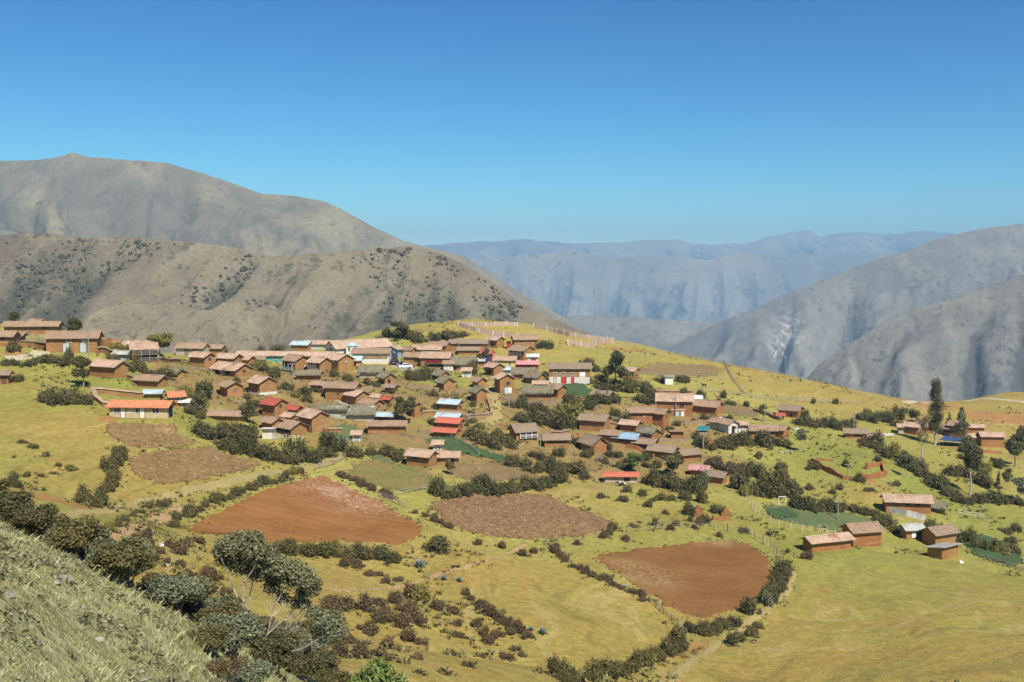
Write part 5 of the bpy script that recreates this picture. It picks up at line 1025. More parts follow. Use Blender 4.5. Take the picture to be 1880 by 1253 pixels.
# ---------------------------------------------------------------- the grey tree and shrubs near the camera
def near_tree():
    b = Vector((-8.75, 31.5, 0)); b.z = float(T(b.x, b.y)); rt = empty('grey_tree', b); tag(rt, 'tall pale stemmed tree with small round grey green leaves near the slope', 'tree')
    k = 31.5/FPX; rs = np.random.RandomState(5); zb = b.z
    def at_px(px, py, dy=0.0):
        d = 31.5+dy; x, y, z = unproject(px, py, d); return Vector((x, y, z))-b
    tr = MB(); g = Vector((0, 0, -.3))
    def limb(pts, r0, r1, parent_mb=tr):
        P = [Vector(p) for p in pts]; n = len(P); Q = []
        for i in range(n-1):
            for q in (0, .33, .66): Q.append(P[i].lerp(P[i+1], q)+Vector(rs.normal(size=3)*.02))
        Q.append(P[-1]); m_ = len(Q); parent_mb.tube(Q, [.72*(r0+(r1-r0)*i/(m_-1)) for i in range(m_)], 6)
    base = g+Vector((0, 0, 0))
    limb([base, at_px(438,1180), at_px(446,1120), at_px(448,1080)], .10, .065)
    limb([at_px(446,1120), at_px(428,1080), at_px(416,1050,-.3), at_px(405,1020,-.4)], .05, .02)
    limb([at_px(448,1080), at_px(442,1045,.2), at_px(440,1010,.3)], .05, .02)
    limb([at_px(448,1080), at_px(462,1050,-.2), at_px(475,1020,-.3)], .045, .02)
    limb([at_px(438,1180), at_px(455,1130,.5), at_px(460,1090,.6), at_px(470,1050,.7)], .05, .02)
    tr.build('trunk', M['bark'], rt)
    t2 = MB()
    limb([g+Vector((.6, .3, 0)), at_px(480,1200,.4), at_px(490,1165,.4), at_px(500,1120,.3), at_px(520,1080,.2), at_px(540,1050,.2)], .075, .018, t2)
    for q in [[(490,1165),(520,1140),(548,1110),(570,1075)],[(500,1120),(512,1085),(520,1050)],[(520,1140),(545,1132),(575,1100)],[(485,1180),(515,1172),(545,1150),(560,1120)],[(548,1110),(560,1085),(580,1062)],[(500,1130),(530,1105),(556,1080)]]:
        limb([at_px(x, y, .3+.2*i) for i, (x, y) in enumerate(q)], .035, .010, t2)
    for i in range(26):
        x0, y0 = rs.uniform(495, 560), rs.uniform(1085, 1170); a_ = rs.uniform(-1.9, -.7); l_ = rs.uniform(30, 70); limb([at_px(x0, y0, .3), at_px(x0+l_*.5*math.cos(a_), y0+l_*.5*math.sin(a_), .35), at_px(x0+l_*math.cos(a_)+4, y0+l_*math.sin(a_), .4)], .014, .004, t2)
    t2.build('trunk', M['bark'], rt)
    t3 = MB(); limb([at_px(510,1205,-.5), at_px(530,1200,-.6), at_px(555,1192,-.7), at_px(585,1175,-.8), at_px(600,1165,-.9)], .035, .012, t3); limb([at_px(520,1202,-.5), at_px(545,1235,-.6), at_px(580,1240,-.7)], .02, .008, t3); t3.build('branch', M['bark'], rt)
    def lobes(L): return [(*(at_px(x, y, dy)), r*k, r*k*1.1, ry*k) for x, y, r, ry, dy in L]
    L1 = lobes([(420,1000,24,16,-.3),(445,995,24,18,.2),(465,1005,26,18,-.2),(480,1020,24,22,.3),(405,1012,14,12,0),(490,1045,22,18,.5),(455,1022,30,14,.6),(440,1040,20,13,.3),(475,1052,20,16,.5),(412,1030,14,10,.2),(470,985,14,10,0),(435,985,14,9,.3),(500,1025,14,12,.1)])
    V, sh = leaves(rs, [(x, y, z, a*1.18, b*1.3, c*1.2) for x, y, z, a, b, c in L1], 9500, .058, 1.3, shell=.15); obj('crown', leaf_mesh('crown', V, sh), LEAF['grey'], rt)
    L2 = lobes([(515,1040,24,16,.2),(540,1048,24,18,.3),(560,1062,22,18,.1),(572,1082,16,14,.2),(530,1062,26,18,.5),(555,1088,12,10,.4),(505,1062,18,16,.6),(498,1080,15,12,.5),(545,1108,14,10,.5),(520,1098,12,10,.6),(582,1070,10,10,0)])
    V, sh = leaves(rs, [(x, y, z, a*1.18, b*1.3, c*1.2) for x, y, z, a, b, c in L2], 8500, .058, 1.3, shell=.15); obj('crown', leaf_mesh('crown', V, sh), LEAF['grey'], rt)
    L3 = lobes([(575,1125,16,12,.2),(600,1140,26,18,-.4),(615,1155,22,16,-.4),(590,1160,18,14,-.3),(560,1110,10,8,.3)])
    V, sh = leaves(rs, [(x, y, z, a*1.15, b*1.3, c*1.15) for x, y, z, a, b, c in L3], 4200, .058, 1.3, shell=.15); obj('crown', leaf_mesh('crown', V, sh), LEAF['grey'], rt)
near_tree()
def near_shrub_proto(seed, kind, n, size, asp, h=1.0, stems=True):
    rs = np.random.RandomState(seed); lobes = [(0, 0, .62, .42, .42, .30)]
    for i in range(9): a = rs.random()*6.28; q = .15+.3*rs.random(); lobes.append((q*math.cos(a), q*math.sin(a), .45+.42*rs.random(), .2+.08*rs.random(), .2, .17))
    V, sh = leaves(rs, lobes, n, size, asp, shell=.35, vdir=(0, 0, .6)); me = leaf_mesh('foliage', V, sh); me.materials.append(LEAF[kind])
    st = MB()
    for i in range(16):
        a = rs.random()*6.28; l = lobes[rs.randint(len(lobes))]; b = Vector((.12*math.cos(a), .12*math.sin(a), -.15)); e = Vector((l[0], l[1], l[2]+.1)); mid_ = b.lerp(e, .5)+Vector(rs.normal(size=3)*.05); st.tube([b, mid_, e], [.012, .009, .004], 4)
    sm = st.mesh('stem'); sm.materials.append(M['wood']); return me, sm
NEAR = [near_shrub_proto(300+i, 'grey' if i % 2 else 'olive', 7000, .028, 2.6) for i in range(4)]; NEARD = [near_shrub_proto(340+i, 'dark', 6500, .030, 2.3) for i in range(2)]; NEARB = [near_shrub_proto(360+i, 'brown', 2200, .022, 3.2) for i in range(2)]
def near_shrub(x, y, w, h, pr, label, group='leafy shrubs along the slope edge', name='leafy_shrub'):
    z = float(T(x, y)); rt = empty(name, (x, y, z-.05), brng.uniform(0, 6.28)); rt.scale = (w, w, h); tag(rt, label, 'shrub', group)
    obj('foliage', pr[0], None, rt); obj('stem', pr[1], None, rt); return rt
nr = random.Random(4); spots_ = []
for i in range(36):
    t_ = -13+20.5*(i+.5)/36; q = .8+3.4*((i*0.618) % 1); x = -13+t_*.612+q*.79; y = 25-t_*.79+q*.61; spots_.append((x, y, q))
spots_.sort(key=lambda s: s[0]/s[1])
for i, (x, y, q) in enumerate(spots_):
    dk = nr.random(); pr = nr.choice(NEARD) if (i < 9 and dk < .8) or dk < .12 else (nr.choice(NEARB) if dk > .86 else nr.choice(NEAR))
    look = 'dark leafy shrub' if pr in NEARD else 'dry twiggy shrub' if pr in NEARB else 'grey green leafy shrub'
    near_shrub(x, y, nr.uniform(1.2, 1.7), nr.uniform(.95, 1.4)*(1 if i < 26 else .8), pr, f'{look}, {ORD[i]} from the left on the near slope edge')
for i, (px, py, d, w, h, pr, lb) in enumerate([(482,1225,33,1.3,.9,NEARD[0],'dark shrub at the foot of the pale stemmed tree'),(525,1235,32,1.3,.95,NEAR[1],'grey leafy shrub right of the pale stems'),(560,1252,31,1.3,.95,NEARD[1],'dark shrub under the fallen pale branch'),(610,1235,30,1.1,1.2,NEARD[0],'small dark shrub right of the fallen branch'),
   (545,1180,38,1.6,1.2,NEARB[0],'dry brown shrub behind the slanting pale stems'),(385,1232,27,1.2,.8,NEAR[2],'grey shrub left of the tree foot'),(345,1215,24,1.2,1.0,NEARB[1],'dry shrub at the lower end of the shrub belt'),(410,1258,26,1.1,.6,NEAR[3],'grey shrub below the tree foot'),(500,1262,26,1.4,1.1,NEARD[0],'dark shrub at the bottom border under the tree'),(385,1250,19,.9,.6,NEAR[0],'low grey shrub at the lower lip of the near slope'),(415,1258,18,.9,.6,NEARB[0],'low dry shrub at the lower lip of the near slope'),(450,1262,19,1.0,.7,NEAR[1],'low green shrub at the lower lip of the near slope')]):
    x = ray(px, py)[0]*d; near_shrub(x, d, w, h, pr, lb, 'shrubs round the pale stemmed tree')
for i in range(30):
    d = 34+26*((i*.618) % 1); px = 335+275*(i+.5)/30; x = ray(px, 1200)[0]*d; pr = (NEAR[i % 4], NEARD[i % 2], NEAR[(i+1) % 4], NEARB[i % 2], NEAR[i % 4])[i % 5]
    look = 'dark leafy' if pr in NEARD else 'dry twiggy' if pr in NEARB else 'grey green'
    near_shrub(x, d, nr.uniform(1.4, 2.2), nr.uniform(.9, 1.5), pr, f'{look} shrub, {ORD[i]} from the left in the hollow round the pale stemmed tree', 'shrubs in the hollow round the pale tree')
rs_ = np.random.RandomState(9); V, sh = leaves(rs_, [(0,0,.5,.55,.5,.4),(-.5,0,.35,.4,.4,.3),(.55,0,.35,.45,.4,.3),(.1,.2,.7,.35,.3,.25)], 1700, .055, 4.2, shell=.5, vdir=(0, 0, .5))
o = empty('leafy_shrub', (0, 0, 0)); x, y = ray(690, 1240)[0]*22, 22.0; zt = unproject(690, 1212, 22)[2]; o.location = (x, y, zt-1.0*.98); o.scale = (.78, .78, 1.0); tag(o, 'bright green narrow leaved shrub at the bottom border', 'shrub')
me = leaf_mesh('foliage', V, sh); obj('foliage', me, LEAF['bright'], o)
st = MB(); gz = float(T(x, y))-o.location.z
for i in range(7): a = i*.9; st.tube([(.1*math.cos(a), .1*math.sin(a), gz-.3), (.15*math.cos(a), .15*math.sin(a), gz*.4), (.4*math.cos(a), .3*math.sin(a), .5)], [.03, .025, .01], 5)
st.build('stem', M['bark'], o)

# ---------------------------------------------------------------- grass near the camera, ground cover farther off (nobody could count them)
def blades(n, seed):
    rs = np.random.RandomState(seed); Y = 3.5+26*rs.random(n)**.8; X = -17+17.5*rs.random(n); s = .79*X+.61*Y; keep = (s < 13.5) & (X > -.62*Y-2) & (X < .3*Y); X, Y = X[keep], Y[keep]; n = len(X)
    den = fbm(X/.8, Y/.8, 2, 3); keep = den > -1.15+.6*rs.random(n); X, Y = X[keep], Y[keep]; den = den[keep]; n = len(X)
    Z = T(X, Y); edge = np.clip((.79*X+.61*Y-3.5)/3, 0, 1); tall = (rs.random(n) < .012+.05*edge)
    h = (.014+.028*rs.random(n)+.03*np.clip(den, 0, 1)+tall*.16*rs.random(n))*(1+.35*edge)*.75; w = (.0016+.0022*rs.random(n)+.00016*Y)
    a = rs.random(n)*6.283; bend = .25+.75*rs.random(n); dx, dy = np.cos(a), np.sin(a); bx, by = rs.normal(size=n)*.8+.1, rs.normal(size=n)*.8-.1
    P0 = np.stack([X-dx*w, Y-dy*w, Z-.02], 1); P1 = np.stack([X+dx*w, Y+dy*w, Z-.02], 1)
    P2 = np.stack([X+dx*w*.7+bx*h*bend*.35, Y+dy*w*.7+by*h*bend*.35, Z+h*.6], 1); P3 = np.stack([X-dx*w*.1+bx*h*bend, Y-dy*w*.1+by*h*bend, Z+h], 1)
    me = mesh_np('grass', np.stack([P0, P1, P2, P3], 1).reshape(-1, 3), np.arange(4*n).reshape(-1, 4)); attr(me, 'shade', np.repeat(np.clip(.5+.45*fbm(X/.35, Y/.35, 44, 3)+.35*den+.33*rs.normal(size=n), 0, 1), 4)); return me
LEAF['grass'] = leaf_mat('slope_grass', (.19, .155, .070), (.30, .305, .120), (.48, .46, .26), 0)
g_ = blades(640000, 1); tag(obj('grass', g_, LEAF['grass']), 'short dry grass on the near slope', kind='stuff')
def weeds(n, seed):
    rs = np.random.RandomState(seed); Y = 5+24*rs.random(n*3); X = -17+17.5*rs.random(n*3); s = .79*X+.61*Y; c_ = fbm(X/1.3, Y/1.3, 30, 3); ok = (s < 7.5) & (X > -.62*Y-1) & (c_ > .0+.4*rs.random(n*3)); X, Y = X[ok][:n], Y[ok][:n]; Z = T(X, Y); n = len(X); m = 14
    r = np.repeat(.04+.10*rs.random(n)**2, m); N = n*m; c = np.repeat(np.stack([X, Y, Z], 1), m, 0)+rs.normal(size=(N, 3))*r[:, None]*np.array([.9, .9, .35])+np.array([0, 0, .03]); d = rs.normal(size=(N, 3)); d[:, 2] = np.abs(d[:, 2])*.6; d /= np.linalg.norm(d, axis=1)[:, None]; b = np.cross(d, rs.normal(size=(N, 3))); b /= np.linalg.norm(b, axis=1)[:, None]; s = (.018+.02*rs.random(N))[:, None]
    return np.stack([c-d*s*1.5, c-b*s*.6, c+d*s*1.5, c+b*s*.6], 1).reshape(-1, 3), np.repeat(rs.random(N), 4)
V, sh = weeds(5200, 8); tag(obj('weeds', leaf_mesh('weeds', V, sh), leaf_mat('weed_leaves', (.085, .060, .035), (.13, .125, .055), (.30, .28, .17), 0)), 'small weeds among the short grass of the near slope', kind='stuff')
def tussocks(n, seed):
    rs = np.random.RandomState(seed); vs = []; sh = []; allx = []; ally = []
    Y = 70+300*rs.random(n*6)**1.25; X = (rs.random(n*6)-.5)*1.25*Y
    d1 = fbm(X/14, Y/14, 61, 3)+.4*fbm(X/55, Y/55, 67, 2); ok = d1 > .12+.35*rs.random(n*6); X, Y = X[ok][:n], Y[ok][:n]
    bad = np.zeros(len(X), bool)
    for P in FIELDP+SMOOTHP: bad |= poly_sdf(X, Y, P) < .3
    for cx, cy, z0, th, L, W, H in PLACED: bad |= np.hypot(X-cx, Y-cy) < max(L, W)*.7
    X, Y = X[~bad], Y[~bad]; Z = T(X, Y); n = len(X); m = 9; c = np.repeat(np.stack([X, Y, Z], 1), m, 0); r = np.repeat(.12+.42*rs.random(n)**2.2, m); N = n*m
    a = rs.random(N)*6.28; d = np.stack([np.cos(a), np.sin(a), .5+.9*rs.random(N)], 1)*r[:, None]; off = rs.normal(size=(N, 3))*r[:, None]*.35; off[:, 2] = np.abs(off[:, 2])*.4; b = np.stack([-np.sin(a), np.cos(a), 0*a], 1)*r[:, None]*.28
    c = c+off; V = np.stack([c-b*.6, c+d*.5-b, c+d, c+d*.5+b], 1); return V.reshape(-1, 3), np.repeat(np.clip(np.repeat(rs.random(n), m)*.6+.4*rs.random(N), 0, 1), 4)
LEAF['tussock'] = leaf_mat('tussock_leaves', (.085, .072, .026), (.15, .135, .045), (.26, .235, .085), 0)
SMOOTHP = [poly_at(q) for q in ([(1450,1040),(1480,1025),(1620,1015),(1880,1065),(1880,1253),(1250,1253),(1330,1190),(1430,1120)],[(880,1060),(990,1015),(1100,1070),(1240,1160),(1220,1190),(1010,1225),(975,1150)],[(1380,690),(1550,725),(1560,735),(1400,725)],[(1050,645),(1120,650),(1110,690),(1010,672)])]
V, sh = tussocks(9500, 3); tag(obj('ground_cover', leaf_mesh('ground_cover', V, sh), LEAF['tussock']), 'low tussocks and weeds dotting the slopes', kind='stuff')
def clumps(C, rad, m, rs):
    n = len(C); r = np.repeat(rad, m); N = n*m; o = rs.normal(size=(N, 3)); o /= np.linalg.norm(o, axis=1)[:, None]; o[:, 2] = np.abs(o[:, 2])
    c = np.repeat(C, m, 0)+o*r[:, None]*np.array([.9, .9, .75])*(.5+.5*rs.random(N))[:, None]; nn = o+rs.normal(size=(N, 3))*.7; t = np.cross(nn, rs.normal(size=(N, 3))); t /= np.linalg.norm(t, axis=1)[:, None]; b = np.cross(nn, t); b /= np.linalg.norm(b, axis=1)[:, None]+1e-9; s = (.075+.10*r)[:, None]
    return np.stack([c-t*s*1.4, c-b*s*.7, c+t*s*1.4, c+b*s*.7], 1).reshape(-1, 3), np.repeat(rs.random(N), 4)
def undergrowth(seed):
    rs = np.random.RandomState(seed); B = np.array([(o.location.x, o.location.y, o.scale.x) for o in bpy.data.objects if o.name.split('.')[0] in ('bush', 'hedge_shrub', 'small_shrub', 'brown_scrub')])
    B = np.repeat(B, 5, 0); a = rs.random(len(B))*6.28; q = .35+.65*rs.random(len(B)); x = B[:, 0]+np.cos(a)*q*B[:, 2]; y = B[:, 1]+np.sin(a)*q*B[:, 2]*.7
    V_ = [poly_at(p_) for p_ in ([(180,650),(420,640),(640,650),(900,630),(1090,690),(1180,740),(1340,750),(1440,800),(1380,830),(1240,880),(1090,890),(950,870),(820,850),(660,830),(470,780),(330,740),(190,700)],)]
    X = rs.uniform(-170, 140, 26000); Y = rs.uniform(150, 360, 26000); ok = poly_sdf(X, Y, V_[0]) < 0; d = fbm(X/9, Y/9, 91, 3); ok &= d > -.05+.45*rs.random(len(X)); X, Y = X[ok], Y[ok]
    ex, ey = [], []
    for P in FIELDP:
        Q = np.roll(P, -1, 0); n_ = int(np.hypot(*(Q-P).T).sum()*1.6); k = rs.choice(len(P), n_, p=np.hypot(*(Q-P).T)/np.hypot(*(Q-P).T).sum()); u = rs.random((n_, 1)); p_ = P[k]*(1-u)+Q[k]*u+rs.normal(size=(n_, 2))*.7; ex.append(p_[:, 0]); ey.append(p_[:, 1])
    ex, ey = np.concatenate(ex), np.concatenate(ey); ne = len(ex); x = np.concatenate([x, X]); y = np.concatenate([y, Y]); bad = np.zeros(len(x), bool)
    for P in FIELDP: bad |= poly_sdf(x, y, P) < .2
    for cx, cy, z0, th, L, W, H in PLACED:
        c, s = math.cos(th), math.sin(th); dx, dy = x-cx, y-cy; bad |= (np.abs(dx*c+dy*s) < L/2+.5) & (np.abs(-dx*s+dy*c) < W/2+.5)
    x, y = np.concatenate([x[~bad], ex]), np.concatenate([y[~bad], ey]); r_ = .18+.5*rs.random(len(x))**2.2; r_[-ne:] *= .55; return clumps(np.stack([x, y, T(x, y)], 1), r_, 13, rs)
V, sh = undergrowth(12); tag(obj('undergrowth', leaf_mesh('undergrowth', V, sh), leaf_mat('undergrowth_leaves', (.050, .044, .018), (.105, .092, .036), (.22, .185, .080), 0)), 'weeds and low growth along the hedges and in the yards', kind='stuff')
def hill_scrub(n, seed):
    _, X, Y, Z, rg = mid; rs = np.random.RandomState(seed); nr_, nc_ = X.shape; i = rs.randint(40, nr_-1, n*8); j = rs.randint(0, nc_-1, n*8); u_, v_ = rs.random(n*8), rs.random(n*8)
    L = lambda A: A[i, j]*(1-u_)*(1-v_)+A[i+1, j]*u_*(1-v_)+A[i, j+1]*(1-u_)*v_+A[i+1, j+1]*u_*v_
    x, y, z, g = L(X), L(Y), L(Z), L(rg); d = fbm(x/90, y/90, 5, 4)*.9+(.62-g)*2.2+.25*fbm(x/18, y/18, 8, 2); ok = d > -.10+.8*rs.random(n*8); x, y, z, d = x[ok][:n], y[ok][:n], z[ok][:n], d[ok][:n]; n = len(x); m = 22
    r = np.repeat((.4+1.5*rs.random(n)**3.5)*(1+.9*np.clip(d, 0, 1)), m); c = np.repeat(np.stack([x, y, z], 1), m, 0); N = n*m; o = rs.normal(size=(N, 3)); o /= np.linalg.norm(o, axis=1)[:, None]; o[:, 2] = np.abs(o[:, 2])*.9
    c = c+o*r[:, None]*np.array([.75, .75, .7]); nn = o+rs.normal(size=(N, 3))*.5; t = np.cross(nn, rs.normal(size=(N, 3))); t /= np.linalg.norm(t, axis=1)[:, None]; b = np.cross(nn, t); b /= np.linalg.norm(b, axis=1)[:, None]; s = (r*.42)[:, None]
    return np.stack([c-t*s, c-b*s, c+t*s, c+b*s], 1).reshape(-1, 3), np.repeat(rs.random(N), 4)
LEAF['hill'] = leaf_mat('hill_scrub_leaves', (.065, .064, .040), (.105, .100, .062), (.15, .14, .09), 0)
V, sh = hill_scrub(20000, 6); tag(obj('scrub', leaf_mesh('scrub', V, sh), LEAF['hill']), 'dark scrub dotted over the brown hill and its gullies', kind='stuff')
# ---------------------------------------------------------------- walls, fences, poles
def wall_run(name, pts, hm, th, mat, label, cop=None, posts=None, ragged=.05, cat='wall', step=1.2, base=.5):
    P = [at(*q) for q in pts]; Q = []
    for a, b in zip(P[:-1], P[1:]):
        n = max(1, int((b-a).length/step)); Q += [a.lerp(b, i/n) for i in range(n)]
    Q.append(P[-1]); rg = random.Random(int(pts[0][0])); org = Q[0].copy(); rt = empty(name, org); tag(rt, label, cat)
    zs = [float(T(q.x, q.y)) for q in Q]; tops = [z+hm*(1+rg.uniform(-ragged, ragged)) for z in zs]
    if ragged < .1: tops = [sum(tops[max(0, i-1):i+2])/len(tops[max(0, i-1):i+2]) for i in range(len(tops))]
    m = MB(); V = []
    for i, q in enumerate(Q):
        t = (Q[min(i+1, len(Q)-1)]-Q[max(i-1, 0)]); t.z = 0; t.normalize(); s = Vector((-t.y, t.x, 0))*th/2; c = q-org
        for sg, z in ((-1, zs[i]-base), (-1, tops[i]), (1, tops[i]), (1, zs[i]-base)): V.append((c.x+s.x*sg, c.y+s.y*sg, z-org.z))
    F = [(i*4+k, i*4+4+k, i*4+4+(k+1) % 4, i*4+(k+1) % 4) for i in range(len(Q)-1) for k in range(3)] + [(0,1,2,3), tuple((len(Q)-1)*4+k for k in (3,2,1,0))]
    m.poly(V, F); m.build('wall', M[mat], rt)
    if cop:
        m = MB(); V = []
        for i, q in enumerate(Q):
            t = (Q[min(i+1, len(Q)-1)]-Q[max(i-1, 0)]); t.z = 0; t.normalize(); s = Vector((-t.y, t.x, 0)); c = q-org; z = tops[i]-org.z
            for sg, zz in ((-.5*th-.2, z-.04), (0, z+.22+rg.uniform(-.04, .04)), (.5*th+.2, z-.04)): V.append((c.x+s.x*sg, c.y+s.y*sg, zz))
        F = [(i*3+k, i*3+3+k, i*3+3+(k+1) % 3, i*3+(k+1) % 3) for i in range(len(Q)-1) for k in range(3)] + [(0,1,2), tuple((len(Q)-1)*3+k for k in (2,1,0))]
        m.poly(V, F); m.build('coping', M[cop], rt)
    if posts:
        sp, w, mt = posts; tot = 0; nxt = 0
        for i in range(len(Q)):
            if i: tot += (Q[i]-Q[i-1]).length
            if tot >= nxt or i == len(Q)-1:
                m = MB(); c = Q[i]-org; m.box((c.x, c.y, (zs[i]+tops[i])/2-org.z+.05), (w, w, hm+.35)); m.build('post', M[mt], rt); nxt += sp
    return rt
for a in [
 ('enclosure_wall',[(842,600),(873,610),(912,617),(970,623)],1.6,.25,'pink_brick','near side of the hilltop enclosure, pink brick with white posts',None,(4.4,.32,'brick_white')),
 ('enclosure_wall',[(842,598),(892,600),(950,599)],1.3,.25,'pink_brick','far side of the hilltop enclosure along the crest',None,(4.4,.32,'brick_white')),
 ('enclosure_wall',[(980,602),(1017,611),(1045,618),(1075,623),(1126,629)],1.6,.25,'pink_brick','long skyline side of the enclosure descending to the right',None,(4.4,.32,'brick_white')),
 ('enclosure_wall',[(1043,634),(1085,638),(1093,634),(1126,631)],1.7,.25,'pink_brick','lower bent corner of the enclosure beside the open meadow',None,(4.4,.32,'brick_white')),
 ('garden_wall',[(38,638),(62,640),(88,642)],1.3,.45,'adobe','adobe garden wall below the grey picket fence','D',None),
 ('garden_wall',[(178,653),(205,655),(231,657)],1.2,.45,'adobe','tile coped garden wall left of the balcony house','T',None),
 ('ruined_wall',[(176,634),(190,635),(205,637),(222,638)],1.7,.5,'adobe','crumbling adobe wall on the skyline left of the pink roof',None,None,.3),
 ('garden_wall',[(171,722),(175,736),(190,748),(207,756)],1.1,.45,'adobe','tile coped yard wall sloping down to the cream house','P',None),
 ('garden_wall',[(173,722),(215,727),(262,732)],1.0,.45,'adobe','tile coped yard wall behind the orange roof of the cream house','P',None),
 ('garden_wall',[(230,694),(262,695)],1.0,.5,'adobe','low coped wall right of the slope house','T',None),
 ('garden_wall',[(1203,725),(1235,727),(1270,727)],1.4,.5,'adobe','long coped adobe wall above the big brick red house','T',None),
 ('garden_wall',[(1384,756),(1410,763),(1434,772)],1.0,.5,'adobe','dark coped wall left of the lone gabled house','D',None),
 ('garden_wall',[(600,796),(628,797)],1.0,.45,'adobe','coped wall between the blank gabled house and the maize','T',None),
 ('garden_wall',[(855,770),(880,768),(903,764)],.9,.5,'stone','rough stone wall across the grassy lane','D',None,.2),
 ('garden_wall',[(892,735),(900,750),(903,764)],.9,.5,'stone','rough stone wall beside the grassy lane',None,None,.2),
 ('garden_wall',[(768,795),(790,796)],.8,.5,'stone','short stone wall left of the red roofed house',None,None,.2),
 ('garden_wall',[(745,712),(775,714),(815,716)],.6,.5,'stone','low rubble wall left of the gabled thatched huts',None,None,.3),
 ('garden_wall',[(1209,812),(1240,812),(1265,811)],.8,.5,'stone','pale stone wall behind the row of low roofs',None,None,.15),
 ('ruined_wall',[(1490,850),(1510,862),(1530,872),(1548,880),(1566,882),(1585,880),(1608,878),(1626,874)],1.05,.55,'red_adobe','front wall of the ruined red earth enclosure',None,None,.28),
 ('ruined_wall',[(1626,872),(1620,858),(1605,856),(1590,862)],1.05,.55,'red_adobe','broken right hand corner of the ruined red earth enclosure',None,None,.4),
 ('ruined_wall',[(1484,848),(1505,845),(1530,847)],.5,.5,'red_adobe','worn back stub of the ruined red earth enclosure',None,None,.4),
 ('garden_wall',[(1035,855),(1060,862),(1095,868)],.7,.5,'stone','stone terrace wall under the arched hut',None,None,.2),
 ('garden_wall',[(1258,833),(1275,838),(1290,842)],.7,.5,'stone','rubble wall right of the row of low roofs',None,None,.25),

 ('garden_wall',[(455,700),(480,706),(512,708)],.8,.5,'stone','stone yard wall above the square white based house',None,None,.25),
 ('garden_wall',[(560,745),(590,752),(612,756)],.8,.5,'stone','stone terrace edge left of the corner house',None,None,.25),
 ('garden_wall',[(655,715),(690,716),(722,714)],.8,.5,'stone','stone terrace edge below the pale thatched house',None,None,.25),
 ('garden_wall',[(700,735),(735,738),(752,746)],.7,.5,'stone','stone terrace edge behind the big dark tree',None,None,.25),
 ('garden_wall',[(775,762),(805,762),(848,764)],.8,.5,'adobe','adobe wall between the two blue roofs','T',None),
 ('garden_wall',[(835,722),(860,722),(870,724)],.7,.5,'stone','stone wall right of the lower thatched hut',None,None,.25),
 ('garden_wall',[(915,735),(950,742),(1000,745),(1035,740)],.9,.5,'stone','stone retaining wall under the long thatched house',None,None,.2),
 ('garden_wall',[(1045,795),(1030,800),(1012,798)],.8,.5,'adobe','adobe wall left of the weathered house on red earth','D',None),
 ('garden_wall',[(1120,780),(1150,786),(1190,792)],.8,.5,'red_adobe','red yard wall under the joined brick red houses','D',None),
 ('garden_wall',[(1150,822),(1180,832),(1200,842)],.8,.5,'red_adobe','red yard wall along the blue sheeted house',None,None,.15),
 ('garden_wall',[(1255,776),(1280,778),(1308,776)],.7,.5,'stone','stone wall below the patched roof house',None,None,.2),
 ('garden_wall',[(265,660),(290,664),(330,666)],.8,.5,'adobe','adobe wall right of the balcony house','T',None),
 ('garden_wall',[(345,678),(380,682),(402,680)],.7,.5,'stone','stone wall below the pinkish roofed house',None,None,.2),
 ('garden_wall',[(630,706),(612,712),(600,708)],.7,.5,'stone','stone wall beside the tall balcony adobe house',None,None,.2),
 ('garden_wall',[(735,800),(760,806),(792,806)],.7,.5,'stone','stone wall right of the long blank adobe house',None,None,.2),
 ('garden_wall',[(1770,824),(1800,830),(1838,834)],.7,.5,'red_adobe','red terrace wall below the red walled barn',None,None,.25),
]: wall_run(*a)
def gable_ruin(px, py, wpx, hpx, label, prof, yaw=0):
    p = at(px, py); k = p.y/FPX; w, h = wpx*k, hpx*k; m = MB(); n = len(prof); th = .5
    f = [((u-.5)*w, -th/2, v*h) for u, v in prof]; b = [(x, th/2, z) for x, y, z in f]
    m.poly(f+b, [tuple(range(n)), tuple(range(2*n-1, n-1, -1))]+[((i+1) % n, i, n+i, n+(i+1) % n) for i in range(n)])
    o = m.build('ruined_gable', M['red_adobe']); o.location = (p.x, p.y+.3, p.z); o.rotation_euler = (0, 0, R(yaw)); tag(o, label, 'ruin')
gable_ruin(1283,951,18,24,'left ruined gable standing alone on the pasture',[(0,-.2),(1,-.2),(1,.3),(.9,.6),(.7,.85),(.5,1),(.32,.95),(.15,.6),(.05,.35)])
gable_ruin(1332,953,16,24,'right ruined gable with a pointed top above the low walls',[(0,-.2),(1,-.2),(1,.45),(.85,.7),(.55,1),(.4,.9),(.2,.5),(0,.4)])
gable_ruin(1302,823,20,20,'rounded adobe gable stump among dark bushes',[(0,-.2),(1,-.2),(1,.55),(.85,.8),(.6,.98),(.4,1),(.15,.8),(0,.6)])
wall_run('ruined_wall',[(1308,955),(1322,956),(1338,955)],.8,.5,'red_adobe','low ruined wall in front of the right ruined gable',None,None,.2)

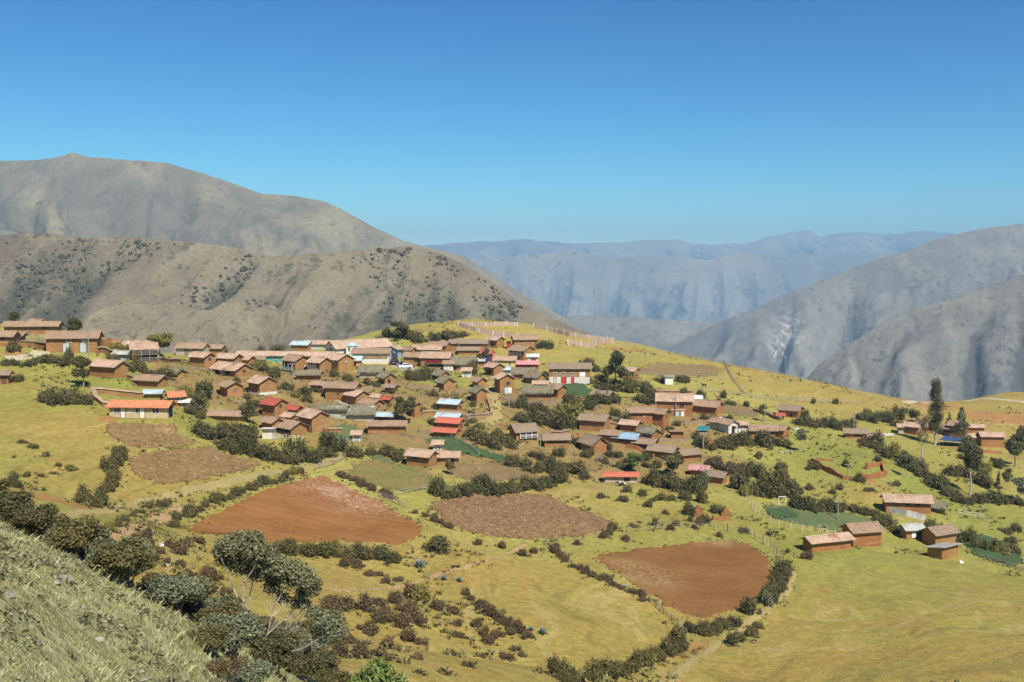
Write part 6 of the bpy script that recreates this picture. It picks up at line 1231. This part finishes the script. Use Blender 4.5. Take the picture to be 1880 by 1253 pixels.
def fence(pts, hm, sp, label, rails=2, style='wire', mat='gwood', tilt=0.0, r=.06, name='fence'):
    P = [at(*q) for q in pts]; tot = sum((b-a).length for a, b in zip(P[:-1], P[1:])); sp = max(sp, tot/95); Q = []; rg = random.Random(int(pts[0][0]+pts[0][1]))
    n = max(1, int(tot/sp)); cum = [0]
    for a, b in zip(P[:-1], P[1:]): cum.append(cum[-1]+(b-a).length)
    for i in range(n+1):
        s = tot*i/n; j = max(k for k in range(len(P)-1) if cum[k] <= s+1e-6); q = P[j].lerp(P[j+1], (s-cum[j])/(cum[j+1]-cum[j]+1e-9)); Q.append(Vector((q.x, q.y, float(T(q.x, q.y)))))
    org = Q[0].copy(); rt = empty(name, org); tag(rt, label, 'fence'); tips = []
    for q in Q:
        m = MB(); a = q-org; dx, dy = rg.gauss(0, .06)+tilt, rg.gauss(0, .06); h = hm*rg.uniform(.85, 1.15); b = a+Vector((dx*h, dy*h, h)); m.bar(a-Vector((0, 0, .3)), b, r*rg.uniform(.8, 1.2), r*.8, 5); m.build('post', M[mat], rt); tips.append((a, b))
    for k in range(rails):
        m = MB(); f = (k+1)/(rails+.25)
        if style == 'wire': m.tube([a.lerp(b, f) for a, b in tips], [.012]*len(tips), 3); m.build('wire', M['metal'], rt)
        else:
            for (a, b), (c, d) in zip(tips[:-1], tips[1:]): m.bar(a.lerp(b, f*rg.uniform(.9, 1.05))+Vector((0, -r, 0)), c.lerp(d, f*rg.uniform(.9, 1.05))+Vector((0, -r, 0)), r*.75, r*.6, 5)
            m.build('rail', M[mat], rt)
    return rt
fence([(1135,632),(1250,653),(1330,665),(1400,683),(1480,698),(1560,720),(1605,733)],1.25,3.2,'long post fence along the skyline of the yellow hill',2,'rail','gwood',r=.08)
fence([(1327,667),(1338,685),(1348,702),(1360,716),(1366,724)],1.2,1.6,'steep rail fence dividing the yellow hill from the fallow strip',2,'rail','gwood',r=.09)
fence([(1150,656),(1250,660),(1325,668)],1.2,3.0,'post fence above the fallow strip')
fence([(1170,688),(1250,692),(1335,698)],1.2,3.0,'post fence below the fallow strip',2,'rail')
fence([(1366,730),(1420,735),(1500,739),(1585,744)],1.3,2.6,'rail fence along the foot of the yellow hill',3,'rail')
fence([(1272,722),(1310,720),(1362,728)],1.2,1.2,'grey stake fence right of the coped adobe wall',2,'rail')
fence([(1150,978),(1200,974),(1250,972),(1300,972),(1345,978),(1385,990),(1415,1008),(1438,1035)],1.4,2.4,'dark post and wire fence above the smooth brown field',3,'wire','dwood')
fence([(1368,920),(1384,938),(1402,955),(1435,968),(1470,976),(1530,985)],1.4,2.0,'fence of pale slanted posts round the crop plot',3,'wire','brick_white',.25)
fence([(578,864),(600,858),(618,851),(634,842)],1.1,1.8,'rail fence at the bend of the farm track',3,'rail')
fence([(722,912),(745,908),(775,900),(792,898)],1.1,1.8,'rail fence below the sparse crop rows',2,'rail')
fence([(695,912),(720,922),(745,932)],1.0,1.8,'grey rail fence right of the orange field crest',3,'rail')
fence([(1190,1104),(1212,1122),(1238,1145),(1262,1168)],1.0,1.8,'weathered rail fence at the lower corner of the smooth field',3,'rail')
fence([(1000,1000),(1018,1012),(1042,1022)],.7,1.5,'low branch fence left of the smooth brown field',2,'rail')
fence([(42,628),(62,628),(84,628)],1.6,.6,'grey picket fence on the terrace of the tall two door house',2,'rail')
fence([(503,808),(530,807),(556,807)],.9,.5,'pale plank fence right of the white box shed',2,'rail','brick_white')
fence([(625,812),(648,813)],1.0,1.2,'grey gate rails beside the tiny outhouse',3,'rail')
fence([(1805,1030),(1840,1040),(1885,1052)],1.0,1.8,'tumbledown rail fence below the dark green rows',3,'rail')
fence([(1760,945),(1800,952),(1815,960)],1.0,1.8,'white rail fence across the right hollow',2,'rail','brick_white')
fence([(430,742),(470,745),(510,742)],1.0,1.6,'low rail fence below the square white based house',2,'rail')
fence([(1000,672),(1060,680),(1100,682)],1.1,2.2,'dark fence above the two storey house',2,'rail','dwood')
fence([(1160,780),(1145,775),(1120,772)],.8,1.6,'low fence beside the large blue agave',2,'rail')
fence([(795,800),(850,815),(880,838)],1.0,1.4,'stake fence beside the dark green crop strip',2,'rail')
# pale metal sheets
def sheets():
    P = [at(1629,941), at(1664,948), at(1699,957)]; org = P[0].copy(); rt = empty('sheet_metal_fence', org); tag(rt, 'fence of pale corrugated metal sheets below the red adobe house', 'fence')
    for a, b in zip(P[:-1], P[1:]):
        n = 3
        for i in range(n):
            p, q = a.lerp(b, i/n)-org, a.lerp(b, (i+.97)/n)-org; m = MB(); k = 14; h = 1.25; V = []
            for j in range(k+1):
                c = p.lerp(q, j/k); o = .03*(j % 2); V += [(c.x, c.y-o, c.z-.5), (c.x, c.y-o, c.z+h+.04*(i % 2)), (c.x, c.y-o+.03, c.z+h+.04*(i % 2)), (c.x, c.y-o+.03, c.z-.5)]
            m.poly(V, [(j*4+t, j*4+4+t, j*4+4+(t+1) % 4, j*4+(t+1) % 4) for j in range(k) for t in range(4)]); m.build('sheet', M['W'], rt)
sheets()
POLES = [(145,618,588,'on the skyline right of the dark tree'),(163,654,608,'in front of the tall two door house'),(471,645,622,'rising behind the left half of the school'),(516,645,620,'rising behind the middle of the school'),(628,650,614,'beside the church gable'),(714,648,622,'right of the church roof'),(898,668,613,'behind the red tower house'),(842,650,620,'behind the grey roofed shed'),
 (538,704,666,'in front of the dark porch house'),(559,792,758,'against the tall blank gabled house'),(597,804,768,'at the right corner of the blank gabled house'),(1098,648,600,'standing alone below the enclosure corner'),(1442,702,655,'on the crest of the yellow hill'),(1404,780,732,'by the lane below the rail fence'),(1291,826,793,'left of the rounded gable stump'),(992,828,800,'between the open fronted house and the low house'),
 (1556,888,850,'in front of the ruined red earth enclosure'),(1538,956,918,'at the right end of the fenced crop plot'),(1567,794,756,'behind the low house above the diagonal hedge'),(935,768,720,'under the two storey gabled house'),(687,816,800,'short one beside the maize patch'),(787,650,618,'behind the brown porch roofs'),(1666,790,745,'beside the knoll at the road bend'),(1240,765,715,'behind the big brick red house')]
for px, py, ty, where in POLES:
    p = at(px, py); h = (py-ty)*p.y/FPX; rt = empty('utility_pole', p); tag(rt, 'slim grey utility pole '+where, 'utility pole', 'utility poles of the village')
    m = MB(); m.bar((0, 0, -.5), (0, 0, h), .13, .09, 6); m.build('pole', M['gwood'], rt)
    m = MB(); m.bar((-.7, -.1, h-.35), (.7, -.1, h-.35), .05, .05, 4); m.build('crossarm', M['gwood'], rt)
    for s in (-.6, .6): m = MB(); m.bar((s, -.1, h-.32), (s, -.1, h-.12), .045, .03, 5); m.build('insulator', M['white'], rt)

# ---------------------------------------------------------------- tanks, tarpaulins, rubble, vehicles
def tank(px, py, r, sh, label):
    p = at(px, py); k = p.y/FPX; r *= k; sh *= k; rt = empty('water_tank', p); tag(rt, label, 'water tank'); m = MB(); n = 14
    prof = [(r*.95, sh), (r, sh+.1), (r, sh+1.5*r), (r*.75, sh+1.9*r), (r*.3, sh+2.05*r), (.02, sh+2.06*r)]; V = [(q*math.cos(6.283*i/n), q*math.sin(6.283*i/n), z) for q, z in prof for i in range(n)]
    m.poly(V, [(j*n+i, j*n+(i+1) % n, j*n+n+(i+1) % n, j*n+n+i) for j in range(len(prof)-1) for i in range(n)]+[tuple(range(n))[::-1]]); m.build('tank', M['white'], rt, True)
    m = MB(); m.box((0, 0, sh-.06), (2*r, 2*r, .1)); m.build('platform', M['gwood'], rt)
    for a, b in ((1, 1), (1, -1), (-1, 1), (-1, -1)): m = MB(); m.bar((a*r*.8, b*r*.8, -.4), (a*r*.8, b*r*.8, sh-.08), .07, .07, 5); m.build('leg', M['gwood'], rt)
tank(22,632,3.6,14,'white water tank on a stand beside the left border houses'); tank(236,645,2.6,12,'small pale water tank behind the balcony house')
def tarp(name, pts, hm, mat, label, posts=True):
    P = [at(*q[:2]) for q in pts]; org = P[0].copy(); rt = empty(name, org); tag(rt, label, 'tarpaulin'); H = [float(T(p.x, p.y))+q[2] for p, q in zip(P, pts)]; n = 10; m = MB(); V = []
    for s in (0, -.03):
        for j in range(n+1):
            for i in range(n+1):
                u, v = i/n, j/n; c = [(1-u)*(1-v), u*(1-v), u*v, (1-u)*v]; q = sum((P[t]*c[t] for t in range(4)), Vector()); z = sum(H[t]*c[t] for t in range(4))-.45*math.sin(math.pi*u)*math.sin(math.pi*v)+.08*math.sin(u*17+v*9); V.append((q.x-org.x, q.y-org.y, z-org.z+s))
    q = (n+1)**2; m.poly(V, [tuple(b*q+j*(n+1)+i+d for d in ((0, 1, n+2, n+1) if b == 0 else (0, n+1, n+2, 1))) for b in (0, 1) for j in range(n) for i in range(n)]); m.build('sheet', M[mat], rt)
    for p, h in zip(P, H): m = MB(); c = p-org; m.bar((c.x, c.y, c.z-.4), (c.x, c.y, h-org.z+.05), .06, .05, 5); m.build('pole', M['wood'], rt)
tealt = plain('teal_cloth', (.045, .20, .22)); M['teal'] = tealt; M['turq'] = plain('turquoise_cloth', (.08, .42, .36))
tarp('tarpaulin',[(1724,821,2.0),(1768,823,1.6),(1776,817,1.8),(1734,816,2.5)],2,'N','navy blue tarpaulin shelter beneath the slim trees')
tarp('tarpaulin',[(1280,795,.5),(1302,795,.6),(1302,794.4,1.7),(1280,794.4,1.6)],1,'teal','dark teal cloth screen left of the white fronted house')
tarp('tarpaulin',[(1300,786,1.8),(1311,786,1.9),(1312,784.6,2.3),(1302,784.6,2.1)],1,'turq','turquoise cloth awning left of the white fronted house')
tarp('tarpaulin',[(1310,786,2.0),(1322,787,2.2),(1326,785,2.6),(1314,784.8,2.5)],1,'white','pale plastic awning draped beside the white fronted house')
def scraps(name, px, py, wpx, n, mat, label, cat, size):
    """a heap that would move as one: bent sheets resting on each other"""
    p = at(px, py); w = wpx*p.y/FPX; rg = random.Random(int(px)); m = MB()
    m.poly([(-w*.45, -w*.2, .02), (w*.45, -w*.2, .03), (w*.4, w*.25, .10), (0, w*.3, .35), (-w*.4, w*.25, .08), (0, 0, .42)], [(0,1,5), (1,2,5), (2,3,5), (3,4,5), (4,0,5)])
    for i in range(n):
        a = rg.uniform(0, 3.14); c = Vector((rg.uniform(-.4, .4)*w, rg.uniform(-.2, .2)*w, .12+rg.random()*.3)); s = size*rg.uniform(.6, 1.2); mt = Matrix.Rotation(a, 3, 'Z')@Matrix.Rotation(rg.uniform(-.5, .5), 3, 'X'); m.box(c, (s, s*.6, .03), mt)
    o = m.build(name, M[mat]); o.location = p; tag(o, label, cat)
scraps('scrap_heap',1626,800,26,7,'W','heap of white tin sheets on the road knoll','scrap heap',1.4)
scraps('scrap_heap',1462,790,18,7,'W','pale scrap heap right of the brick red pair','scrap heap',1.0)
scraps('scrap_heap',1793,794,16,5,'W','white scrap beside the thin pinkish roof','scrap heap',1.0)
scraps('scrap_heap',1738,806,16,5,'W','pale scrap beside the navy tarpaulin','scrap heap',.9)
scraps('scrap_heap',1765,1034,10,4,'white','white rubbish at the corner of the bluish tin shed','scrap heap',.4)
scraps('scrap_heap',293,690,22,7,'gwood','collapsed shed of pale poles below the balcony house','scrap heap',1.8)
scraps('plastic_sheet',297,1003,9,4,'white','white plastic sheet caught on the bushes by the track','plastic sheet',.35)
scraps('straw_heap',878,862,12,4,'stone','upper grey straw heap on the fallow ground','straw heap',.5)
scraps('straw_heap',862,887,16,4,'stone','lower grey straw heap on the fallow ground','straw heap',.5)
def car(px, py, yaw, L, Wd, H, paint, label, van=False):
    p = at(px, py); rt = empty('parked_car' if not van else 'parked_van', p+Vector((0, .8, .05)), R(yaw)); tag(rt, label, 'car' if not van else 'van')
    pr = [(-.5, .18), (-.5, .50), (-.47, .58), (-.30, .62), (-.16, .97), (.0, 1), (.28, .97), (.44, .62), (.5, .55), (.5, .18)] if not van else [(-.5, .12), (-.5, .5), (-.46, .58), (-.36, .95), (-.3, 1), (.46, 1), (.5, .92), (.5, .12)]
    m = MB(); n = len(pr); tap = lambda z: .5-(.07 if z > .6 else 0); A = [(x*L, -Wd*tap(z), z*H) for x, z in pr]; B = [(x*L, Wd*tap(z), z*H) for x, z in pr]; m.poly(A+B, [tuple(range(n))[::-1], tuple(range(n, 2*n))]+[(i, (i+1) % n, n+(i+1) % n, n+i) for i in range(n)]); m.build('body', paint, rt)
    for s in (-1, 1):
        m = MB(); y = s*(Wd*.44+.01) if not van else s*(Wd*.435+.012); q = [(-.25, .65), (-.14, .92), (.26, .92), (.38, .65)] if not van else [(-.4, .62), (-.33, .90), (.42, .90), (.42, .62)]; m.poly([(x*L, y+s*(.02 if z < .7 else 0), z*H) for x, z in q]+[(x*L, y+s*.02+s*(.02 if z < .7 else 0), z*H) for x, z in q], [(0,1,2,3), (7,6,5,4), (0,4,5,1), (1,5,6,2), (2,6,7,3), (3,7,4,0)]); m.build('window', M['glass'], rt)
        for x in (-.32, .31):
            m = MB(); m.bar((x*L, s*Wd*.5-s*.16, .3), (x*L, s*Wd*.5+s*.02, .3), .3, .3, 14); w_ = m.build('wheel', M['black'], rt); m = MB(); m.bar((x*L, s*Wd*.5+s*.02, .3), (x*L, s*Wd*.5+s*.035, .3), .17, .17, 10); m.build('rim', M['metal'], w_)
        m = MB(); m.box((-.505*L, s*Wd*.36, .44*H), (.05, .3, .14)); m.build('headlight', M['white'], rt)
    m = MB(); 
    if not van: m.poly([(-.295*L, -Wd*.4, .635*H), (-.295*L, Wd*.4, .635*H), (-.175*L, Wd*.38, .945*H), (-.175*L, -Wd*.38, .945*H)])
    else: m.poly([(-.468*L, -Wd*.4, .6*H), (-.468*L, Wd*.4, .6*H), (-.378*L, Wd*.38, .92*H), (-.378*L, -Wd*.38, .92*H)])
    for v in range(len(m.v)): m.v[v] = (m.v[v][0]-.03, m.v[v][1], m.v[v][2]+.02)
    m.build('windscreen', M['glass'], rt)
tp = NT('white_car_paint', .25, .5); wp = tp.color((.72, .72, .70)); tp2 = NT('dark_car_paint', .25, .5); dp = tp2.color((.022, .025, .045)); tp3 = NT('maroon_car_paint', .25, .5); mp_ = tp3.color((.05, .025, .035))
car(743,677,25,4.2,1.75,1.5,wp,'white car parked right of the blue gated house')
car(720,662,78,4.8,1.9,2.1,dp,'dark blue van parked nose out before the blue gate',True)
car(723,670,74,4.3,1.8,1.6,mp_,'dark maroon car just below the dark van')
def goal(px, py, wpx, label):
    p = at(px, py); w = wpx*p.y/FPX; rt = empty('goal_frame', p, R(8)); tag(rt, label, 'goal frame')
    for x in (-w/2, w/2):
        m = MB(); m.bar((x, 0, -.2), (x, 0, 1.6), .06, .06, 5); m.build('post', M['white'], rt); m = MB(); m.bar((x, 0, 1.6), (x, 1.2, 0), .04, .04, 5); m.build('brace', M['white'], rt)
    m = MB(); m.bar((-w/2, 0, 1.6), (w/2, 0, 1.6), .06, .06, 5); m.build('crossbar', M['white'], rt)
goal(1436,927,14,'small white goal frame at the top of the crop plot')
for i in range(7):
    p = at(1432+i*4.4, 833-abs(i-2)*.6); m = MB(); a = R(-55); rg = random.Random(i)
    for j in range(9): m.box((0, j*.42, .11+rg.uniform(-.01, .02)), (.34, .40, .22))
    o = m.build('brick_row', M['brick_white'] if i % 2 else M['stone']); o.location = p; o.rotation_euler = (0, 0, R(28)); tag(o, f'row of pale adobe bricks drying on the grass, {ORD[i]} from the left', 'brick row', 'adobe bricks laid out to dry')
def log(px, py, px2, py2, r, label):
    a, b = at(px, py), at(px2, py2); m = MB(); m.tube([Vector((0, 0, r*.6)), (b-a)*.5+Vector((0, .05, r*1.1)), b-a+Vector((0, 0, r*.6))], [r, r*.85, r*.6], 7); o = m.build('fallen_log', M['gwood']); o.location = a; tag(o, label, 'log')
log(1139,1077,1157,1076,.14,'pale log lying in the hedge left of the smooth brown field'); log(1437,685,1442,695,.12,'dark log lying on the yellow hill')
def rock(x, y, s, label, flat=.6):
    bm = bmesh.new(); bmesh.ops.create_icosphere(bm, subdivisions=2, radius=1); rg = random.Random(int(x*97+y*13))
    cuts = [(Vector((rg.gauss(0, 1), rg.gauss(0, 1), rg.gauss(0, 1))).normalized(), rg.uniform(.35, .7)) for _ in range(12)]
    for v in bm.verts:
        for nrm, d in cuts:
            e = v.co.dot(nrm)-d
            if e > 0: v.co -= nrm*e
        v.co *= 1+rg.uniform(-.03, .03)
    me = bpy.data.meshes.new('rock'); bm.to_mesh(me); bm.free(); o = obj('rock', me, M['rock']); o.location = (x, y, float(T(x, y))-s*.02); o.scale = (s, s*.8, s*flat); o.rotation_euler = (rg.uniform(-.3, .3), rg.uniform(-.3, .3), rg.uniform(0, 6)); tag(o, label, 'rock')
t = NT('pale_rock', .9, .15); c = t.mix(t.step(t.noise(4, 4), .4, .65), (.22, .20, .155), (.31, .285, .225)); c = t.mix(t.step(t.noise(14, 3), .5, .7, 0, .6), c, (.26, .25, .19)); t.bump(t.noise(9, 4), .5, .05); M['rock'] = t.color(c)
for px, py, s, lb in [(62,1040,0.12,'pale rock near the shrub belt at the left'),(118,1066,0.22,'largest grey white rock beside the dry shrubs'),(103,1072,0.14,'flat slab leaning on the largest grey white rock'),(12,1093,0.12,'rock at the left border on the slope'),(70,1180,0.07,'small stone in the grass near the rag like patch'),(180,1175,0.09,'pale stone in the middle of the near slope'),(258,1234,0.10,'yellowish stone low on the near slope'),(240,1249,0.09,'grey stone at the bottom border left'),(262,1251,0.11,'broad grey stone at the bottom border'),(310,1248,0.11,'grey stone at the bottom border right'),(425,1245,0.10,'white stone at the foot of the slope'),(12,1207,0.06,'small white stone at the lower left'),(150,1115,0.08,'stone half hidden by dry shrubs')]:
    p = at(px, py); rock(p.x, p.y, s, lb)
for i, (px, py) in enumerate([(316,1020),(322,1028),(308,1038),(312,1046),(333,1036),(350,1022)]):
    p = at(px, py); rock(p.x, p.y, .28+.08*(i % 3), 'small white stone, '+ORD[i]+' along the gully side by the tree')

# ---------------------------------------------------------------- people and animals
def skin(name, verts, edges, rad, mat, parent=None, sub=2):
    me = bpy.data.meshes.new(name); me.from_pydata(verts, edges, []); o = obj(name, me, mat, parent); md = o.modifiers.new('skin', 'SKIN'); md.use_smooth_shade = True
    for v, r in zip(me.skin_vertices[0].data, rad): v.radius = (r, r) if not isinstance(r, tuple) else r
    me.skin_vertices[0].data[0].use_root = True; s = o.modifiers.new('sub', 'SUBSURF'); s.levels = s.render_levels = sub; return o
M['skin'] = plain('brown_skin', (.30, .16, .09)); M['shirt'] = plain('pale_shirt', (.50, .50, .46)); M['trousers'] = plain('dark_trousers', (.035, .035, .045)); M['hat'] = plain('straw_hat', (.42, .36, .24)); M['hairy'] = plain('black_hair', (.02, .017, .014)); M['redc'] = plain('red_cloth', (.42, .06, .06))
def person(px, py, yaw, label, top='shirt', low='trousers', hat=True):
    p = at(px, py); rt = empty('person', p, R(yaw)); tag(rt, label, 'person')
    V = [(0,0,.92),(0,.0,1.12),(0,-.01,1.34),(0,-.02,1.44),(0,-.03,1.56),(0,-.03,1.68), (.17,0,1.38),(.23,.03,1.12),(.22,-.10,.90),(.21,-.14,.82), (-.17,0,1.38),(-.23,.05,1.12),(-.23,-.02,.88),(-.23,-.04,.79), (.09,0,.86),(.10,-.06,.48),(.11,.03,.08),(.11,-.12,.03), (-.09,0,.86),(-.10,.02,.48),(-.10,.12,.10),(-.10,.00,.04)]
    E = [(0,1),(1,2),(2,3),(3,4),(4,5),(2,6),(6,7),(7,8),(8,9),(2,10),(10,11),(11,12),(12,13),(0,14),(14,15),(15,16),(16,17),(0,18),(18,19),(19,20),(20,21)]
    Rr = [.14,.13,.14,.055,.095,.085, .07,.052,.042,.038, .07,.052,.042,.038, .095,.065,.045,.04, .095,.065,.045,.04]; skin('body', V, E, Rr, M['skin'], rt)
    skin('shirt', [V[0], V[1], V[2], (0,-.02,1.41), V[6], V[7], (.22,-.08,.95), V[10], V[11], (-.23,-.01,.93)], [(0,1),(1,2),(2,3),(2,4),(4,5),(5,6),(2,7),(7,8),(8,9)], [.165,.155,.16,.075,.085,.066,.055,.085,.066,.055], M[top], rt)
    skin('trousers', [(0,0,.95), V[14], V[15], (.11,.02,.12), V[18], V[19], (-.10,.11,.13)], [(0,1),(1,2),(2,3),(0,4),(4,5),(5,6)], [.155,.112,.08,.065,.112,.08,.065], M[low], rt)
    m = MB(); n = 14
    prof = [(.20, 1.70), (.19, 1.725), (.11, 1.73), (.095, 1.82), (.02, 1.84)]; m.poly([(r_*math.cos(6.283*i/n), -.03+r_*math.sin(6.283*i/n), z) for r_, z in prof for i in range(n)], [(j*n+i, j*n+(i+1) % n, j*n+n+(i+1) % n, j*n+n+i) for j in range(4) for i in range(n)]); m.build('hat', M['hat' if hat else 'hairy'], rt)
person(590,722,200,'person in a pale top and dark trousers standing at the stone path corner'); person(737,668,120,'person in grey beside the parked white car','shirt','metal')
def beast(px, py, yaw, label, name, cat, mat, lying=False, s=1.0, patches=None, donkey=False):
    p = at(px, py); dz = -.52 if lying else 0; rt = empty(name, p+Vector((0, 0, dz*s)), R(yaw)); rt.scale = (s, s, s); tag(rt, label, cat)
    V = [(-.62,0,1.08),(-.2,0,1.0),(.25,0,1.0),(.6,0,1.08),(.85,0,1.28),(1.02,0,1.42),(1.25,0,1.28),(1.38,0,1.16), (1.0,.12,1.52),(.98,.2,1.6),(1.0,-.12,1.52),(.98,-.2,1.6)]; E = [(0,1),(1,2),(2,3),(3,4),(4,5),(5,6),(6,7),(5,8),(8,9),(5,10),(10,11)]; Rd = [.24,.33,.33,.27,.17,.15,.11,.085,.045,.02,.045,.02]
    if donkey: V[9] = (.96, .12, 1.82); V[11] = (.96, -.12, 1.82); V[5] = (1.05, 0, 1.5); V[8] = (1.0, .08, 1.6); V[10] = (1.0, -.08, 1.6)
    def leg(b, pts, rd):
        i0 = len(V); V.extend(pts); E.append((b, i0)); E.extend((i0+i, i0+i+1) for i in range(len(pts)-1)); Rd.extend(rd)
    for sd in (-1, 1):
        if not lying:
            leg(3, [(.58,sd*.17,.8),(.56,sd*.17,.46),(.57,sd*.17,.1),(.62,sd*.17,.03)], [.12,.065,.05,.06]); leg(0, [(-.58,sd*.18,.82),(-.48,sd*.18,.62),(-.70,sd*.18,.40),(-.66,sd*.18,.08),(-.61,sd*.18,.03)], [.16,.10,.06,.05,.06])
        else:
            leg(3, [(.62,sd*.22,.78),(.86,sd*.26,.62),(.55,sd*.3,.58)], [.12,.07,.055]); leg(0, [(-.5,sd*.26,.78),(-.15,sd*.36,.64),(-.5,sd*.40,.58)], [.16,.09,.06])
    i0 = len(V); V += [(-.84,0,1.05),(-.92,0,.75),(-.93,0,.5)]; E.extend([(0,i0),(i0,i0+1),(i0+1,i0+2)]); Rd += [.04,.025,.04]
    # root at the trunk
    o = skin('body', V, E, Rd, mat, rt)
tc = NT('cow_coat', .8, .1); mcow = tc.color(tc.mix(tc.step(tc.noise(1.5, 1, vec=tc.oco()), .48, .52), (.03, .026, .024), (.66, .64, .58)))
beast(1143,893,170,'black and white cow lying on the terrace above the red tin house','cow','cow',mcow,True,.95)
beast(1098,848,10,'grey donkey standing on the terrace below the arched hut','donkey','donkey',plain('grey_coat', (.14, .12, .10)),False,.85,donkey=True)
beast(1293,712,190,'small dark cow grazing beside the stake fence','cow','cow',plain('dark_coat', (.03, .022, .018)),False,.9)
